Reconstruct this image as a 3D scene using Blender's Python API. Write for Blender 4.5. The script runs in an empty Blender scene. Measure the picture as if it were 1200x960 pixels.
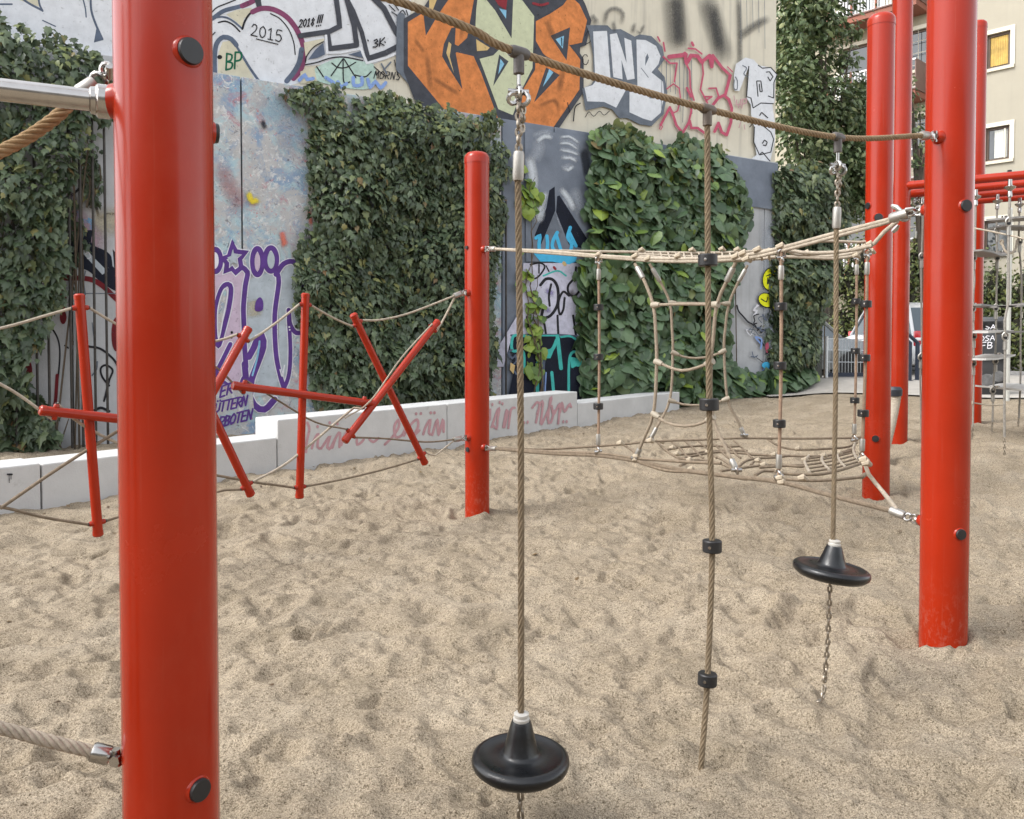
import bpy, bmesh, math, random
import numpy as np
from mathutils import Vector, Matrix
from mathutils.geometry import tessellate_polygon

random.seed(7); RNG = np.random.default_rng(7)
S = bpy.context.scene
COL = S.collection
R = math.radians

# ------------------------------------------------------------------ camera, world, sun, exposure
CAM_H = 1.42; F = 950.0; PITCH = R(1.5); CX, CY = 600.0, 415.0
cam_d = bpy.data.cameras.new("camera"); cam = bpy.data.objects.new("camera", cam_d); COL.objects.link(cam)
cam.location = (0, 0, CAM_H); cam.rotation_euler = (R(90) - PITCH, 0, 0)
cam_d.sensor_fit = 'HORIZONTAL'; cam_d.sensor_width = 36; cam_d.lens = F / 1200 * 36
cam_d.shift_y = -65 / 1200; cam_d.clip_start = 0.05; cam_d.clip_end = 2000
S.camera = cam
SUN_EL, SUN_AZ = R(48), R(-112)          # azimuth: direction the light comes from, from +Y clockwise
w = bpy.data.worlds.new("World"); S.world = w; w.use_nodes = True
nt = w.node_tree; bg = nt.nodes['Background']
sky = nt.nodes.new('ShaderNodeTexSky'); sky.sky_type = 'NISHITA'; sky.sun_disc = False
sky.sun_elevation = SUN_EL; sky.sun_rotation = SUN_AZ
sky.air_density = 1.2; sky.dust_density = 2.0; sky.ozone_density = 1.0
hsv = nt.nodes.new('ShaderNodeHueSaturation'); hsv.inputs['Saturation'].default_value = 0.22   # overcast: cloud white, little blue
nt.links.new(sky.outputs[0], hsv.inputs['Color']); nt.links.new(hsv.outputs[0], bg.inputs[0])
bg.inputs[1].default_value = 0.15
sun_d = bpy.data.lights.new("sun", 'SUN'); sun = bpy.data.objects.new("sun", sun_d); COL.objects.link(sun)
sun_d.energy = 0.85; sun_d.angle = R(20); sun_d.color = (1, 0.975, 0.94)
sd = Vector((math.sin(SUN_AZ) * math.cos(SUN_EL), math.cos(SUN_AZ) * math.cos(SUN_EL), math.sin(SUN_EL)))
sun.rotation_euler = sd.to_track_quat('Z', 'Y').to_euler(); sun.location = sd * 40
S.view_settings.view_transform = 'Standard'; S.view_settings.look = 'None'
S.view_settings.exposure = 1.55; S.view_settings.gamma = 1.0; S.view_settings.use_curve_mapping = False

# ------------------------------------------------------------------ surveying helpers (photo pixel + distance -> place)
def ray(px, py):
    rx, ry = (px - CX) / F, -(py - CY) / F
    return Vector((rx, math.cos(PITCH) + ry * math.sin(PITCH), -math.sin(PITCH) + ry * math.cos(PITCH)))
def at(px, py, d):
    r = ray(px, py); return Vector((0, 0, CAM_H)) + r * (d / r.y)
def onz(px, py, z):
    r = ray(px, py); return Vector((0, 0, CAM_H)) + r * ((z - CAM_H) / r.z)
class Plane:                                     # vertical plane through two plan points, shifted by off towards the camera
    def __init__(s, a, b):
        s.a = Vector((a[0], a[1], 0)); s.u = (Vector((b[0], b[1], 0)) - s.a).normalized()
        s.n = Vector((s.u.y, -s.u.x, 0))
        if s.n.y > 0: s.n = -s.n
    def hit(s, px, py, off=0.0):
        r = ray(px, py); o = Vector((0, 0, CAM_H)); p0 = s.a + s.n * off
        return o + r * ((p0 - o).dot(s.n) / r.dot(s.n))
    def sz(s, p): return ((p - s.a).dot(s.u), p.z)
    def pos(s, t, z, off=0.0): return s.a + s.u * t + s.n * off + Vector((0, 0, z))
def xy(px, d): p = at(px, 390, d); return (p.x, p.y)

# ------------------------------------------------------------------ materials
MATS = {}
def mat(name, col, rough=0.6, metal=0.0, var=0.0, vscale=6.0, bump=0.0, bscale=60.0, coat=0.0, spec=0.5, col2=None, isl=0.0):
    if name in MATS: return MATS[name]
    m = bpy.data.materials.new(name); m.use_nodes = True; n = m.node_tree.nodes; l = m.node_tree.links
    b = n['Principled BSDF']; b.inputs['Roughness'].default_value = rough; b.inputs['Metallic'].default_value = metal
    b.inputs['Specular IOR Level'].default_value = spec
    b.inputs['Coat Weight'].default_value = coat; b.inputs['Coat Roughness'].default_value = 0.08
    c = (*col, 1)
    b.inputs['Base Color'].default_value = c
    tc = n.new('ShaderNodeTexCoord')
    if var > 0 or col2:
        nz = n.new('ShaderNodeTexNoise'); nz.inputs['Scale'].default_value = vscale; nz.inputs['Detail'].default_value = 8; nz.inputs['Roughness'].default_value = 0.65
        l.new(tc.outputs['Object'], nz.inputs['Vector'])
        rp = n.new('ShaderNodeValToRGB'); rp.color_ramp.elements[0].position = 0.3; rp.color_ramp.elements[1].position = 0.7
        c2 = col2 or tuple(min(1, x * (1 + var)) for x in col); c1 = col if col2 else tuple(x * (1 - var) for x in col)
        rp.color_ramp.elements[0].color = (*c1, 1); rp.color_ramp.elements[1].color = (*c2, 1)
        l.new(nz.outputs['Fac'], rp.inputs[0]); l.new(rp.outputs[0], b.inputs['Base Color'])
        mr = n.new('ShaderNodeMapRange'); mr.inputs['To Min'].default_value = max(0.02, rough - 0.12); mr.inputs['To Max'].default_value = min(1, rough + 0.12)
        l.new(nz.outputs['Fac'], mr.inputs[0]); l.new(mr.outputs[0], b.inputs['Roughness'])
    if bump > 0:
        nb = n.new('ShaderNodeTexNoise'); nb.inputs['Scale'].default_value = bscale; nb.inputs['Detail'].default_value = 5
        l.new(tc.outputs['Object'], nb.inputs['Vector'])
        bp = n.new('ShaderNodeBump'); bp.inputs['Strength'].default_value = bump; bp.inputs['Distance'].default_value = 0.01
        l.new(nb.outputs['Fac'], bp.inputs['Height']); l.new(bp.outputs[0], b.inputs['Normal'])
    MATS[name] = m; return m
def paint(name, col, wear=0.16):
    m = mat('paint_' + name, col, 0.75, var=wear, vscale=7, bump=0.25, bscale=90, spec=0.2)
    n = m.node_tree.nodes; l = m.node_tree.links; tc = n.new('ShaderNodeTexCoord'); nz = n.new('ShaderNodeTexNoise'); nz.inputs['Scale'].default_value = 17; nz.inputs['Detail'].default_value = 10; nz.inputs['Roughness'].default_value = .78
    l.new(tc.outputs['Object'], nz.inputs['Vector']); rp = n.new('ShaderNodeValToRGB'); rp.color_ramp.elements[0].position = .30; rp.color_ramp.elements[1].position = .42; rp.color_ramp.elements[0].color = (.25, .25, .25, 1)
    l.new(nz.outputs['Fac'], rp.inputs[0]); l.new(rp.outputs[0], n['Principled BSDF'].inputs['Alpha']); return m     # flaked spots let the coat below show
RED = mat('red_lacquer', (0.31, 0.0175, 0.0028), 0.24, var=0.09, vscale=2.5, coat=0.1, spec=0.3, bump=0.02, bscale=400)
def red_wear(m):      # a few chips and dusty scuffs in the lacquer
    n = m.node_tree.nodes; l = m.node_tree.links; b = n['Principled BSDF']
    src = b.inputs['Base Color'].links[0].from_socket
    tc = n.new('ShaderNodeTexCoord'); v = n.new('ShaderNodeTexNoise'); v.inputs['Scale'].default_value = 26; v.inputs['Detail'].default_value = 6
    l.new(tc.outputs['Object'], v.inputs['Vector'])
    rp = n.new('ShaderNodeValToRGB'); rp.color_ramp.elements[0].position = 0.74; rp.color_ramp.elements[1].position = 0.78
    l.new(v.outputs['Fac'], rp.inputs[0])
    mx = n.new('ShaderNodeMix'); mx.data_type = 'RGBA'; l.new(rp.outputs[0], mx.inputs['Factor']); l.new(src, mx.inputs['A'])
    mx.inputs['B'].default_value = (0.42, 0.10, 0.06, 1); l.new(mx.outputs['Result'], b.inputs['Base Color'])
red_wear(RED)
def scuff(m, col, sc, lo, hi, amt, zfade=None):     # scratches, rubbed marks and dust lying on the thing itself
    n = m.node_tree.nodes; l = m.node_tree.links; b = n['Principled BSDF']; src = b.inputs['Base Color'].links[0].from_socket
    tc = n.new('ShaderNodeTexCoord'); mp = n.new('ShaderNodeMapping'); mp.inputs['Scale'].default_value = sc; l.new(tc.outputs['Object'], mp.inputs[0])
    v = n.new('ShaderNodeTexNoise'); v.inputs['Scale'].default_value = 1; v.inputs['Detail'].default_value = 7; v.inputs['Roughness'].default_value = .7; l.new(mp.outputs[0], v.inputs['Vector'])
    rp = n.new('ShaderNodeMapRange'); rp.inputs['From Min'].default_value = lo; rp.inputs['From Max'].default_value = hi; rp.inputs['To Max'].default_value = amt; l.new(v.outputs['Fac'], rp.inputs[0]); f = rp.outputs[0]
    if zfade:
        sx = n.new('ShaderNodeSeparateXYZ'); l.new(tc.outputs['Object'], sx.inputs[0]); mr = n.new('ShaderNodeMapRange'); mr.inputs['From Min'].default_value = zfade; mr.inputs['From Max'].default_value = 0.0; l.new(sx.outputs['Z'], mr.inputs[0])
        mu = n.new('ShaderNodeMath'); mu.operation = 'MULTIPLY'; l.new(f, mu.inputs[0]); l.new(mr.outputs[0], mu.inputs[1]); f = mu.outputs[0]
    mx = n.new('ShaderNodeMix'); mx.data_type = 'RGBA'; l.new(f, mx.inputs['Factor']); l.new(src, mx.inputs['A']); mx.inputs['B'].default_value = (*col, 1); l.new(mx.outputs['Result'], b.inputs['Base Color'])
scuff(RED, (.30, .06, .035), (70, 70, 1.6), .60, .70, .35); scuff(RED, (.33, .05, .025), (5, 5, 3), .52, .75, .30); scuff(RED, (.42, .35, .26), (38, 38, 22), .50, .74, .24, .36)
STEEL = mat('stainless_steel', (0.42, 0.405, 0.385), 0.22, 1.0, var=0.08, vscale=30)
ALU = mat('aluminium_ferrule', (0.36, 0.345, 0.315), 0.45, 0.75, var=0.1, vscale=30)
GALV = mat('chain_steel', (0.30, 0.26, 0.21), 0.38, 0.9, var=0.3, vscale=60)
BLACK = mat('black_rubber', (0.0045, 0.005, 0.006), 0.3, var=0.25, vscale=14, bump=0.08, bscale=200)
scuff(BLACK, (.05, .047, .042), (30, 30, 30), .6, .74, .3); scuff(BLACK, (.06, .058, .052), (14, 120, 60), .64, .72, .4)
BLOCK = mat('black_plastic_block', (0.012, 0.012, 0.013), 0.45, var=0.2, vscale=30)
ROPE = mat('hemp_coloured_rope', (0.215, 0.165, 0.108), 0.85, var=0.25, vscale=45, bump=0.5, bscale=500, spec=0.15)
ROPE2 = mat('weathered_pale_rope', (0.385, 0.33, 0.26), 0.85, var=0.22, vscale=40, bump=0.5, bscale=400, spec=0.15)
ROPE3 = mat('old_brown_rope', (0.205, 0.16, 0.115), 0.85, var=0.3, vscale=40, bump=0.5, bscale=400, spec=0.15)

# ------------------------------------------------------------------ mesh building
class MB:
    def __init__(s): s.v = []; s.f = []
    def add(s, v, f):
        o = len(s.v); s.v.extend([tuple(x) for x in v]); s.f.extend([tuple(i + o for i in q) for q in f]); return s
    def box(s, c, size, rot=None):
        hx, hy, hz = (x / 2 for x in size); m = rot or Matrix.Identity(3); c = Vector(c)
        v = [c + m @ Vector((x * hx, y * hy, z * hz)) for x in (-1, 1) for y in (-1, 1) for z in (-1, 1)]
        return s.add(v, [(0, 1, 3, 2), (4, 6, 7, 5), (0, 4, 5, 1), (2, 3, 7, 6), (0, 2, 6, 4), (1, 5, 7, 3)])
    def bevbox(s, c, size, b, rot=None):
        bm = bmesh.new(); bmesh.ops.create_cube(bm, size=1)
        for v in bm.verts: v.co = Vector((v.co.x * size[0], v.co.y * size[1], v.co.z * size[2]))
        bmesh.ops.bevel(bm, geom=list(bm.edges), offset=b, segments=2, profile=0.5, affect='EDGES')
        m = rot or Matrix.Identity(3); c = Vector(c)
        bm.verts.index_update(); s.add([c + m @ v.co for v in bm.verts], [[v.index for v in f.verts] for f in bm.faces]); bm.free(); return s
    def lathe(s, prof, o, axis=(0, 0, 1), n=24):
        ax = Vector(axis).normalized(); a = ax.orthogonal().normalized(); b = ax.cross(a); o = Vector(o); v = []
        for (r, h) in prof:
            for k in range(n):
                t = 2 * math.pi * k / n; v.append(o + ax * h + (a * math.cos(t) + b * math.sin(t)) * r)
        f = []
        for i in range(len(prof) - 1):
            for k in range(n):
                k2 = (k + 1) % n; f.append((i * n + k, i * n + k2, (i + 1) * n + k2, (i + 1) * n + k))
        if prof[0][0] > 1e-6: f.append(tuple(reversed(range(n))))
        if prof[-1][0] > 1e-6: f.append(tuple((len(prof) - 1) * n + k for k in range(n)))
        return s.add(v, f)
    def tube(s, pts, r, n=8, closed=False, lobes=0, lay=0.12, depth=0.14, ang0=0.0):
        P = [Vector(p) for p in pts]; N = len(P); v = []; T = []
        for i in range(N):
            if closed: t = P[(i + 1) % N] - P[i - 1]
            else: t = P[min(i + 1, N - 1)] - P[max(i - 1, 0)]
            T.append(t.normalized())
        a = T[0].orthogonal().normalized(); dist = 0.0
        for i in range(N):
            if i: dist += (P[i] - P[i - 1]).length
            a = (a - T[i] * a.dot(T[i])).normalized(); b = T[i].cross(a)
            rr = r[i] if isinstance(r, (list, tuple)) else r
            tw = 2 * math.pi * dist / lay if lobes else 0
            for k in range(n):
                th = 2 * math.pi * k / n + ang0
                q = rr * (1 - depth + depth * abs(math.cos(lobes * th / 2)) ** 0.7 * 1.0) if lobes else rr
                v.append(P[i] + (a * math.cos(th + tw) + b * math.sin(th + tw)) * q)
        f = []
        for i in range(N if closed else N - 1):
            j = (i + 1) % N
            for k in range(n):
                k2 = (k + 1) % n; f.append((i * n + k, i * n + k2, j * n + k2, j * n + k))
        if not closed: f.append(tuple(reversed(range(n)))); f.append(tuple((N - 1) * n + k for k in range(n)))
        return s.add(v, f)
    def bar(s, a, b, r, n=12): return s.tube([a, b], r, n)
    def mesh(s, name, m, smooth=True, sharp=38):
        me = bpy.data.meshes.new(name); me.from_pydata(s.v, [], s.f); me.materials.append(m)
        if smooth:
            me.shade_smooth(); me.set_sharp_from_angle(angle=R(sharp))
        me.update(); return me
    def build(s, name, m, parent=None, smooth=True, sharp=38): return obj(name, s.mesh(name, m, smooth, sharp), parent)

ROOTLOC = {}
def wloc(o):
    l = Vector((0, 0, 0)); p = o
    while p is not None: l = l + Vector(p.location); p = p.parent if p.type == 'EMPTY' and p.parent else None
    return l
def obj(name, me, parent=None):
    o = bpy.data.objects.new(name, me); COL.objects.link(o)
    if parent is not None:
        o.parent = parent
        rt = parent
        while rt.parent is not None: rt = rt.parent
        if parent is rt: o.matrix_parent_inverse = Matrix.Translation(-Vector(rt.location))
    return o
def tag(o, label, cat, group=None):
    o['label'] = label; o['category'] = cat
    if group: o['group'] = group
    return o
def thing(name, label, cat, loc=(0, 0, 0), group=None):
    o = bpy.data.objects.new(name, None); COL.objects.link(o); o.location = loc; o.empty_display_size = 0.1
    return tag(o, label, cat, group)
def stuff(o): o['kind'] = 'stuff'; return o
def structure(o): o['kind'] = 'structure'; return o

def smooth_path(P, step):
    P = [Vector(p) for p in P]
    if len(P) < 3:
        n = max(1, int((P[-1] - P[0]).length / step)); return [P[0].lerp(P[-1], i / n) for i in range(n + 1)]
    out = []
    for i in range(len(P) - 1):
        p0 = P[i - 1] if i else P[0] * 2 - P[1]; p1 = P[i]; p2 = P[i + 1]; p3 = P[i + 2] if i + 2 < len(P) else P[-1] * 2 - P[-2]
        n = max(1, int((p2 - p1).length / step))
        for k in range(n):
            t = k / n; out.append(0.5 * ((2 * p1) + (p2 - p0) * t + (2 * p0 - 5 * p1 + 4 * p2 - p3) * t * t + (3 * p1 - p0 - 3 * p2 + p3) * t ** 3))
    out.append(P[-1]); return out
def sagline(a, b, sag, n=10):
    a, b = Vector(a), Vector(b); return [a.lerp(b, i / n) - Vector((0, 0, sag * 4 * (i / n) * (1 - i / n))) for i in range(n + 1)]
def near_rope(pts, r, name='rope', parent=None, m=None, lay=0.11, step=0.008, mb=None):
    q = (mb or MB()).tube(smooth_path(pts, step), r * 1.08, 30, lobes=5, lay=lay * 1.15, depth=0.30)
    return q if mb else q.build(name, m or ROPE, parent, sharp=80)
def far_rope(pts, r, name='rope', parent=None, m=None, mb=None, step=0.05, n=7):
    q = (mb or MB()).tube(smooth_path(pts, step), r * .86, n)
    return q if mb else q.build(name, m or ROPE2, parent, sharp=80)
def link_mesh(L, wd, r, m, name='chain_link'):
    P = []
    hw = wd / 2 - r; hl = L / 2 - wd / 2
    for k in range(6): t = math.pi * k / 5; P.append((hw * math.cos(t), 0, hl + hw * math.sin(t)))
    for k in range(6): t = math.pi + math.pi * k / 5; P.append((hw * math.cos(t), 0, -hl + hw * math.sin(t)))
    return MB().tube(P, r, 6, closed=True).mesh(name, m)
def chain(parent, pts, L=0.034, wd=0.022, r=0.0042, m=None):
    """a chain (part) of links (sub-parts) along a path"""
    me = link_mesh(L, wd, r, m or GALV)
    path = smooth_path(pts, L - 2.2 * r)
    first = None; ch = None
    ch = MB().lathe([(r * 1.5, -r), (r * 1.5, r)], path[0], n=8).build('chain', m or GALV, parent)
    for i in range(len(path) - 1):
        d = (path[i + 1] - path[i]).normalized(); c = (path[i] + path[i + 1]) / 2
        q = d.to_track_quat('Z', 'Y') @ Matrix.Rotation(R(90) * (i % 2) + R(20), 3, 'Z').to_quaternion()
        o = bpy.data.objects.new('chain_link', me); COL.objects.link(o); o.parent = ch
        o.location = c; o.rotation_mode = 'QUATERNION'; o.rotation_quaternion = q
    return ch
def loft(mb, rings, caps=True):
    n = len(rings[0]); v = [p for r_ in rings for p in r_]; f = []
    for i in range(len(rings) - 1):
        for k in range(n):
            k2 = (k + 1) % n; f.append((i * n + k, i * n + k2, (i + 1) * n + k2, (i + 1) * n + k))
    if caps: f.append(tuple(reversed(range(n)))); f.append(tuple((len(rings) - 1) * n + k for k in range(n)))
    mb.add(v, f)

# ------------------------------------------------------------------ ground
def vnoise(x, y, seed):
    xi = np.floor(x).astype(np.int64); yi = np.floor(y).astype(np.int64); fx = x - xi; fy = y - yi
    tab = np.random.default_rng(seed).random((256, 256))
    g = lambda a, b: tab[a & 255, b & 255]
    ux = fx * fx * (3 - 2 * fx); uy = fy * fy * (3 - 2 * fy)
    return (g(xi, yi) * (1 - ux) + g(xi + 1, yi) * ux) * (1 - uy) + (g(xi, yi + 1) * (1 - ux) + g(xi + 1, yi + 1) * ux) * uy
def fbm(x, y, seed, o=4):
    s = 0; a = 1; t = 0
    for k in range(o):
        c, n_ = math.cos(0.7 * k + .4), math.sin(0.7 * k + .4)
        s = s + a * (vnoise((x * c - y * n_) * 2 ** k + 9.3 * k, (x * n_ + y * c) * 2 ** k, seed + k) - 0.5); t += a; a *= 0.5
    return s / t * 2
CTRL = np.array([(-3.8, 6.6, 0), (-2.4, 8.3, 0), (-.8, 10.1, 0), (1, 12.2, 0), (3, 14.6, .02), (5.2, 16.6, .16), (-.285, 6.6, -.05), (2.86, 6.33, .15),
    (4.1, 8.6, .28), (5.1, 9, .33), (1.96, 3.65, .045), (.66, 2.7, 0), (1.2, 3.1, 0), (0, 2.2, 0), (-2, 3, 0), (-5, 4, 0), (-6, 12, 0), (6.5, 14.5, .31),
    (7.1, 17.6, .43), (9.5, 12, .36), (4.5, 4, .2), (9, 20, .43), (12, 24, .43), (14, 10, .4), (5, 20, .38), (0, 22, .2), (-8, 20, 0), (1, 5, 0), (-1.5, 4.8, 0), (3, 10, .14), (10, 28, .43), (20, 20, .43)])
def base_z(x, y):
    x = np.asarray(x, float); y = np.asarray(y, float); num = 0; den = 0
    for cx, cy, cz in CTRL:
        wt = 1 / ((x - cx) ** 2 + (y - cy) ** 2 + 0.12) ** 1.6; num = num + wt * cz; den = den + wt
    return num / den
def gz(x, y): return float(base_z(x, y))
def build_sand():
    xs = np.concatenate([[-600, -200, -80, -40, -22, -15, -12], np.arange(-10, -3.2, .045), np.arange(-3.2, 3.6, .0125), np.arange(3.6, 10.5, .04), [11, 12, 14, 18, 24, 40, 90, 250, 700]])
    yy = [0.85]; 
    while yy[-1] < 17.5: yy.append(yy[-1] + max(0.0125, min(0.034, 0.0045 * yy[-1])))
    ys = np.concatenate([[-300, -80, -20, -6, -2, -.5, .2, .5, .7], yy, [18, 19, 20.5, 23, 27, 35, 60, 150, 400, 900]])
    X, Y = np.meshgrid(xs, ys); Z = base_z(X, Y)
    H = 0.030 * fbm(X * 1.1, Y * 1.1, 11, 3) + 0.032 * fbm(X * 3.0, Y * 3.0, 21, 3)
    rd = 1 - np.abs(fbm(X * 4.2, Y * 4.8, 31, 3)); H += 0.024 * (rd ** 2 - .5)
    H += 0.008 * fbm(X * 10, Y * 11, 41, 3)
    H += 0.003 * fbm(X * 38, Y * 38, 45, 2) * np.clip((6 - Y) / 3, 0, 1)
    rr = np.random.default_rng(5); D = np.zeros_like(H)
    for k in range(28000):                       # overlapping footprints: hollows that cut into one another leave crisp ridges
        x0 = rr.uniform(-7, 8.5); y0 = 0.9 + 14.5 * rr.random() ** 1.35
        th = rr.normal(0, .7); a = .034 + .078 * rr.random() ** 1.9; b = a * rr.uniform(.45, .8); dp = a * rr.uniform(.24, .54); rad = a * 1.15
        i0, i1 = np.searchsorted(ys, [y0 - rad, y0 + rad]); j0, j1 = np.searchsorted(xs, [x0 - rad, x0 + rad])
        if i1 <= i0 or j1 <= j0: continue
        dx = X[i0:i1, j0:j1] - x0; dy = Y[i0:i1, j0:j1] - y0
        u = (dx * math.cos(th) + dy * math.sin(th)) / a; v = (-dx * math.sin(th) + dy * math.cos(th)) / b
        q = np.sqrt(u * u + v * v) * (1 + .16 * np.sin(3 * np.arctan2(v, u) + k) + .08 * np.sin(7 * np.arctan2(v, u) + 2 * k))
        D[i0:i1, j0:j1] = np.minimum(D[i0:i1, j0:j1], np.where(q < 1, dp * (q * q - 1), 0) + rr.uniform(-.003, .003) * (q < 1))
    H += D
    for px_, py_ in ((-.28, 6.6), (2.86, 6.33), (4.1, 8.6), (1.96, 3.65), (5.8, 10.2), (.66, 2.685), (0.02, 2.28), (1.24, 3.14)):   # scoured rings round what stands in the sand
        q = np.hypot(X - px_, Y - py_); H += -.035 * np.exp(-(q / .30) ** 2) + .022 * np.exp(-((q - .13) / .05) ** 2) * (1 + .8 * np.sin(3 * np.arctan2(Y - py_, X - px_) + px_))
    for k in range(500):
        x0 = rr.uniform(-7, 9); y0 = 0.9 + 14.5 * rr.random() ** 1.25
        th = rr.uniform(0, math.pi); a = rr.uniform(.07, .15); b = a * rr.uniform(.4, .8); dp = rr.uniform(.012, .045)
        rad = a * 2.2
        i0, i1 = np.searchsorted(ys, [y0 - rad, y0 + rad]); j0, j1 = np.searchsorted(xs, [x0 - rad, x0 + rad])
        if i1 <= i0 or j1 <= j0: continue
        dx = X[i0:i1, j0:j1] - x0; dy = Y[i0:i1, j0:j1] - y0
        u = (dx * math.cos(th) + dy * math.sin(th)) / a; v = (-dx * math.sin(th) + dy * math.cos(th)) / b
        q = np.sqrt(u * u + v * v) * (1 + .25 * np.sin(3 * np.arctan2(v, u) + k))
        H[i0:i1, j0:j1] += -dp * np.exp(-q ** 3.2) + dp * .55 * np.exp(-((q - 1.35) / .33) ** 2)
    pav = np.clip((PAVE(X, Y) + .5) / .8, 0, 1); H *= (1 - .95 * pav); H -= .012 * pav
    far = (np.abs(X) > 14) | (Y > 18.2) | (Y < .8); H = np.where(far, H * .2 - .03, H)
    Z = Z + H
    nx, ny = len(xs), len(ys)
    me = bpy.data.meshes.new('sand'); V = np.stack([X, Y, Z], -1).reshape(-1, 3)
    idx = np.arange(nx * ny).reshape(ny, nx)
    Q = np.stack([idx[:-1, :-1], idx[:-1, 1:], idx[1:, 1:], idx[1:, :-1]], -1).reshape(-1, 4)
    me.vertices.add(len(V)); me.vertices.foreach_set('co', V.ravel())
    me.loops.add(Q.size); me.loops.foreach_set('vertex_index', Q.ravel().astype(np.int32))
    me.polygons.add(len(Q)); me.polygons.foreach_set('loop_start', np.arange(0, Q.size, 4, dtype=np.int32))
    me.update(); me.shade_smooth(); me.materials.append(sand_mat())
    return structure(obj('sand', me))
def PAVE(X, Y):      # > 0 on the pavement beyond the sand
    a = Vector((4.95, 15.5)); b = Vector((8.6, 13.2)); u = (b - a).normalized(); n = Vector((-u.y, u.x))
    return (X - a.x) * n.x + (Y - a.y) * n.y
def sand_mat():
    m = bpy.data.materials.new('sand'); m.use_nodes = True; n = m.node_tree.nodes; l = m.node_tree.links; b = n['Principled BSDF']
    b.inputs['Roughness'].default_value = 0.95; b.inputs['Specular IOR Level'].default_value = 0.12
    tc = n.new('ShaderNodeTexCoord')
    def noise(sc, det, rgh=.6):
        q = n.new('ShaderNodeTexNoise'); q.inputs['Scale'].default_value = sc; q.inputs['Detail'].default_value = det; q.inputs['Roughness'].default_value = rgh
        l.new(tc.outputs['Object'], q.inputs['Vector']); return q
    def ramp(src, stops):
        r = n.new('ShaderNodeValToRGB'); l.new(src, r.inputs[0]); e = r.color_ramp.elements
        e[0].position, e[0].color = stops[0][0], (*stops[0][1], 1); e[1].position, e[1].color = stops[-1][0], (*stops[-1][1], 1)
        for p, c in stops[1:-1]: q = e.new(p); q.color = (*c, 1)
        return r
    def mix(f, a, b_, bt='MIX'):
        q = n.new('ShaderNodeMix'); q.data_type = 'RGBA'; q.blend_type = bt
        if isinstance(f, float): q.inputs['Factor'].default_value = f
        else: l.new(f, q.inputs['Factor'])
        l.new(a, q.inputs['A']); l.new(b_, q.inputs['B']); return q.outputs['Result']
    n1 = noise(2.2, 6); base = ramp(n1.outputs['Fac'], [(.3, (.262, .217, .157)), (.5, (.312, .26, .193)), (.7, (.352, .30, .229))])
    n2 = noise(230, 2, .7); gr = ramp(n2.outputs['Fac'], [(.30, (.12, .10, .08)), (.43, (.72, .70, .67)), (.58, (1, 1, 1)), (.72, (1.5, 1.48, 1.44))])
    n3 = noise(90, 3, .7); gr3 = ramp(n3.outputs['Fac'], [(.34, (.30, .27, .23)), (.46, (1, 1, 1)), (.66, (1.15, 1.15, 1.14))])
    c = mix(1.0, base.outputs[0], gr.outputs[0], 'MULTIPLY'); c = mix(.8, c, gr3.outputs[0], 'MULTIPLY')
    n4 = noise(38, 2, .5); sp = ramp(n4.outputs['Fac'], [(.22, (.10, .075, .05)), (.245, (1, 1, 1))]); c = mix(.75, c, sp.outputs[0], 'MULTIPLY')
    l.new(c, b.inputs['Base Color'])
    nb = noise(160, 4, .7); nb2 = noise(34, 4, .6); ad = n.new('ShaderNodeMath'); ad.operation = 'MULTIPLY_ADD'; l.new(nb2.outputs['Fac'], ad.inputs[0]); ad.inputs[1].default_value = 2.2; l.new(nb.outputs['Fac'], ad.inputs[2])
    bp = n.new('ShaderNodeBump'); bp.inputs['Strength'].default_value = .6; bp.inputs['Distance'].default_value = .009
    l.new(ad.outputs[0], bp.inputs['Height']); l.new(bp.outputs[0], b.inputs['Normal'])
    return m
build_sand()
def sheet(name, poly, m, lift, z=None, nsub=70):
    """a ground sheet following the terrain, lift metres above its mean surface"""
    bm = bmesh.new(); vs = [bm.verts.new((x, y, 0)) for x, y in poly]; bm.faces.new(vs)
    xs_ = [p[0] for p in poly]; ys_ = [p[1] for p in poly]
    for ax, lo, hi in ((0, min(xs_), max(xs_)), (1, min(ys_), max(ys_))):
        for k in range(1, nsub):
            t = lo + (hi - lo) * k / nsub; nn = [0, 0, 0]; nn[ax] = 1; pp = [0, 0, 0]; pp[ax] = t
            bmesh.ops.bisect_plane(bm, geom=bm.verts[:] + bm.edges[:] + bm.faces[:], plane_co=pp, plane_no=nn)
    for v in bm.verts: v.co.z = (gz(v.co.x, v.co.y) if z is None else z) + lift
    me = bpy.data.meshes.new(name); bmesh.ops.recalc_face_normals(bm, faces=bm.faces); bm.to_mesh(me); bm.free(); me.materials.append(m); me.shade_smooth()
    return structure(obj(name, me))
PAVM = mat('pavement_slabs', (.40, .37, .33), .9, var=.14, vscale=3, bump=.3, bscale=120)
sheet('pavement', [(4.95, 15.55), (8.6, 13.25), (26, 8), (34, 12), (20, 19.2), (9, 19.2), (5.2, 18.6)], PAVM, .02)
ASPH = mat('asphalt', (.06, .06, .06), .9, var=.2, vscale=8, bump=.5, bscale=150)
sheet('road', [(4, 19.4), (9, 19.4), (20, 19.4), (40, 14), (44, 17), (22, 24.4), (4, 24.4)], ASPH, .02)
kb = MB(); 
for a, b in (((4, 19.3), (20, 19.3)), ((20, 19.3), (40, 13.9))):
    a = Vector((*a, gz(*a) + .03)); b = Vector((*b, gz(*b) + .03)); d = b - a
    kb.box((a + b) / 2, (d.length, .12, .16), Matrix.Rotation(math.atan2(d.y, d.x), 3, 'Z'))
structure(kb.build('kerb', mat('kerb_granite', (.33, .32, .31), .85, var=.2, vscale=15)))
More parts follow.
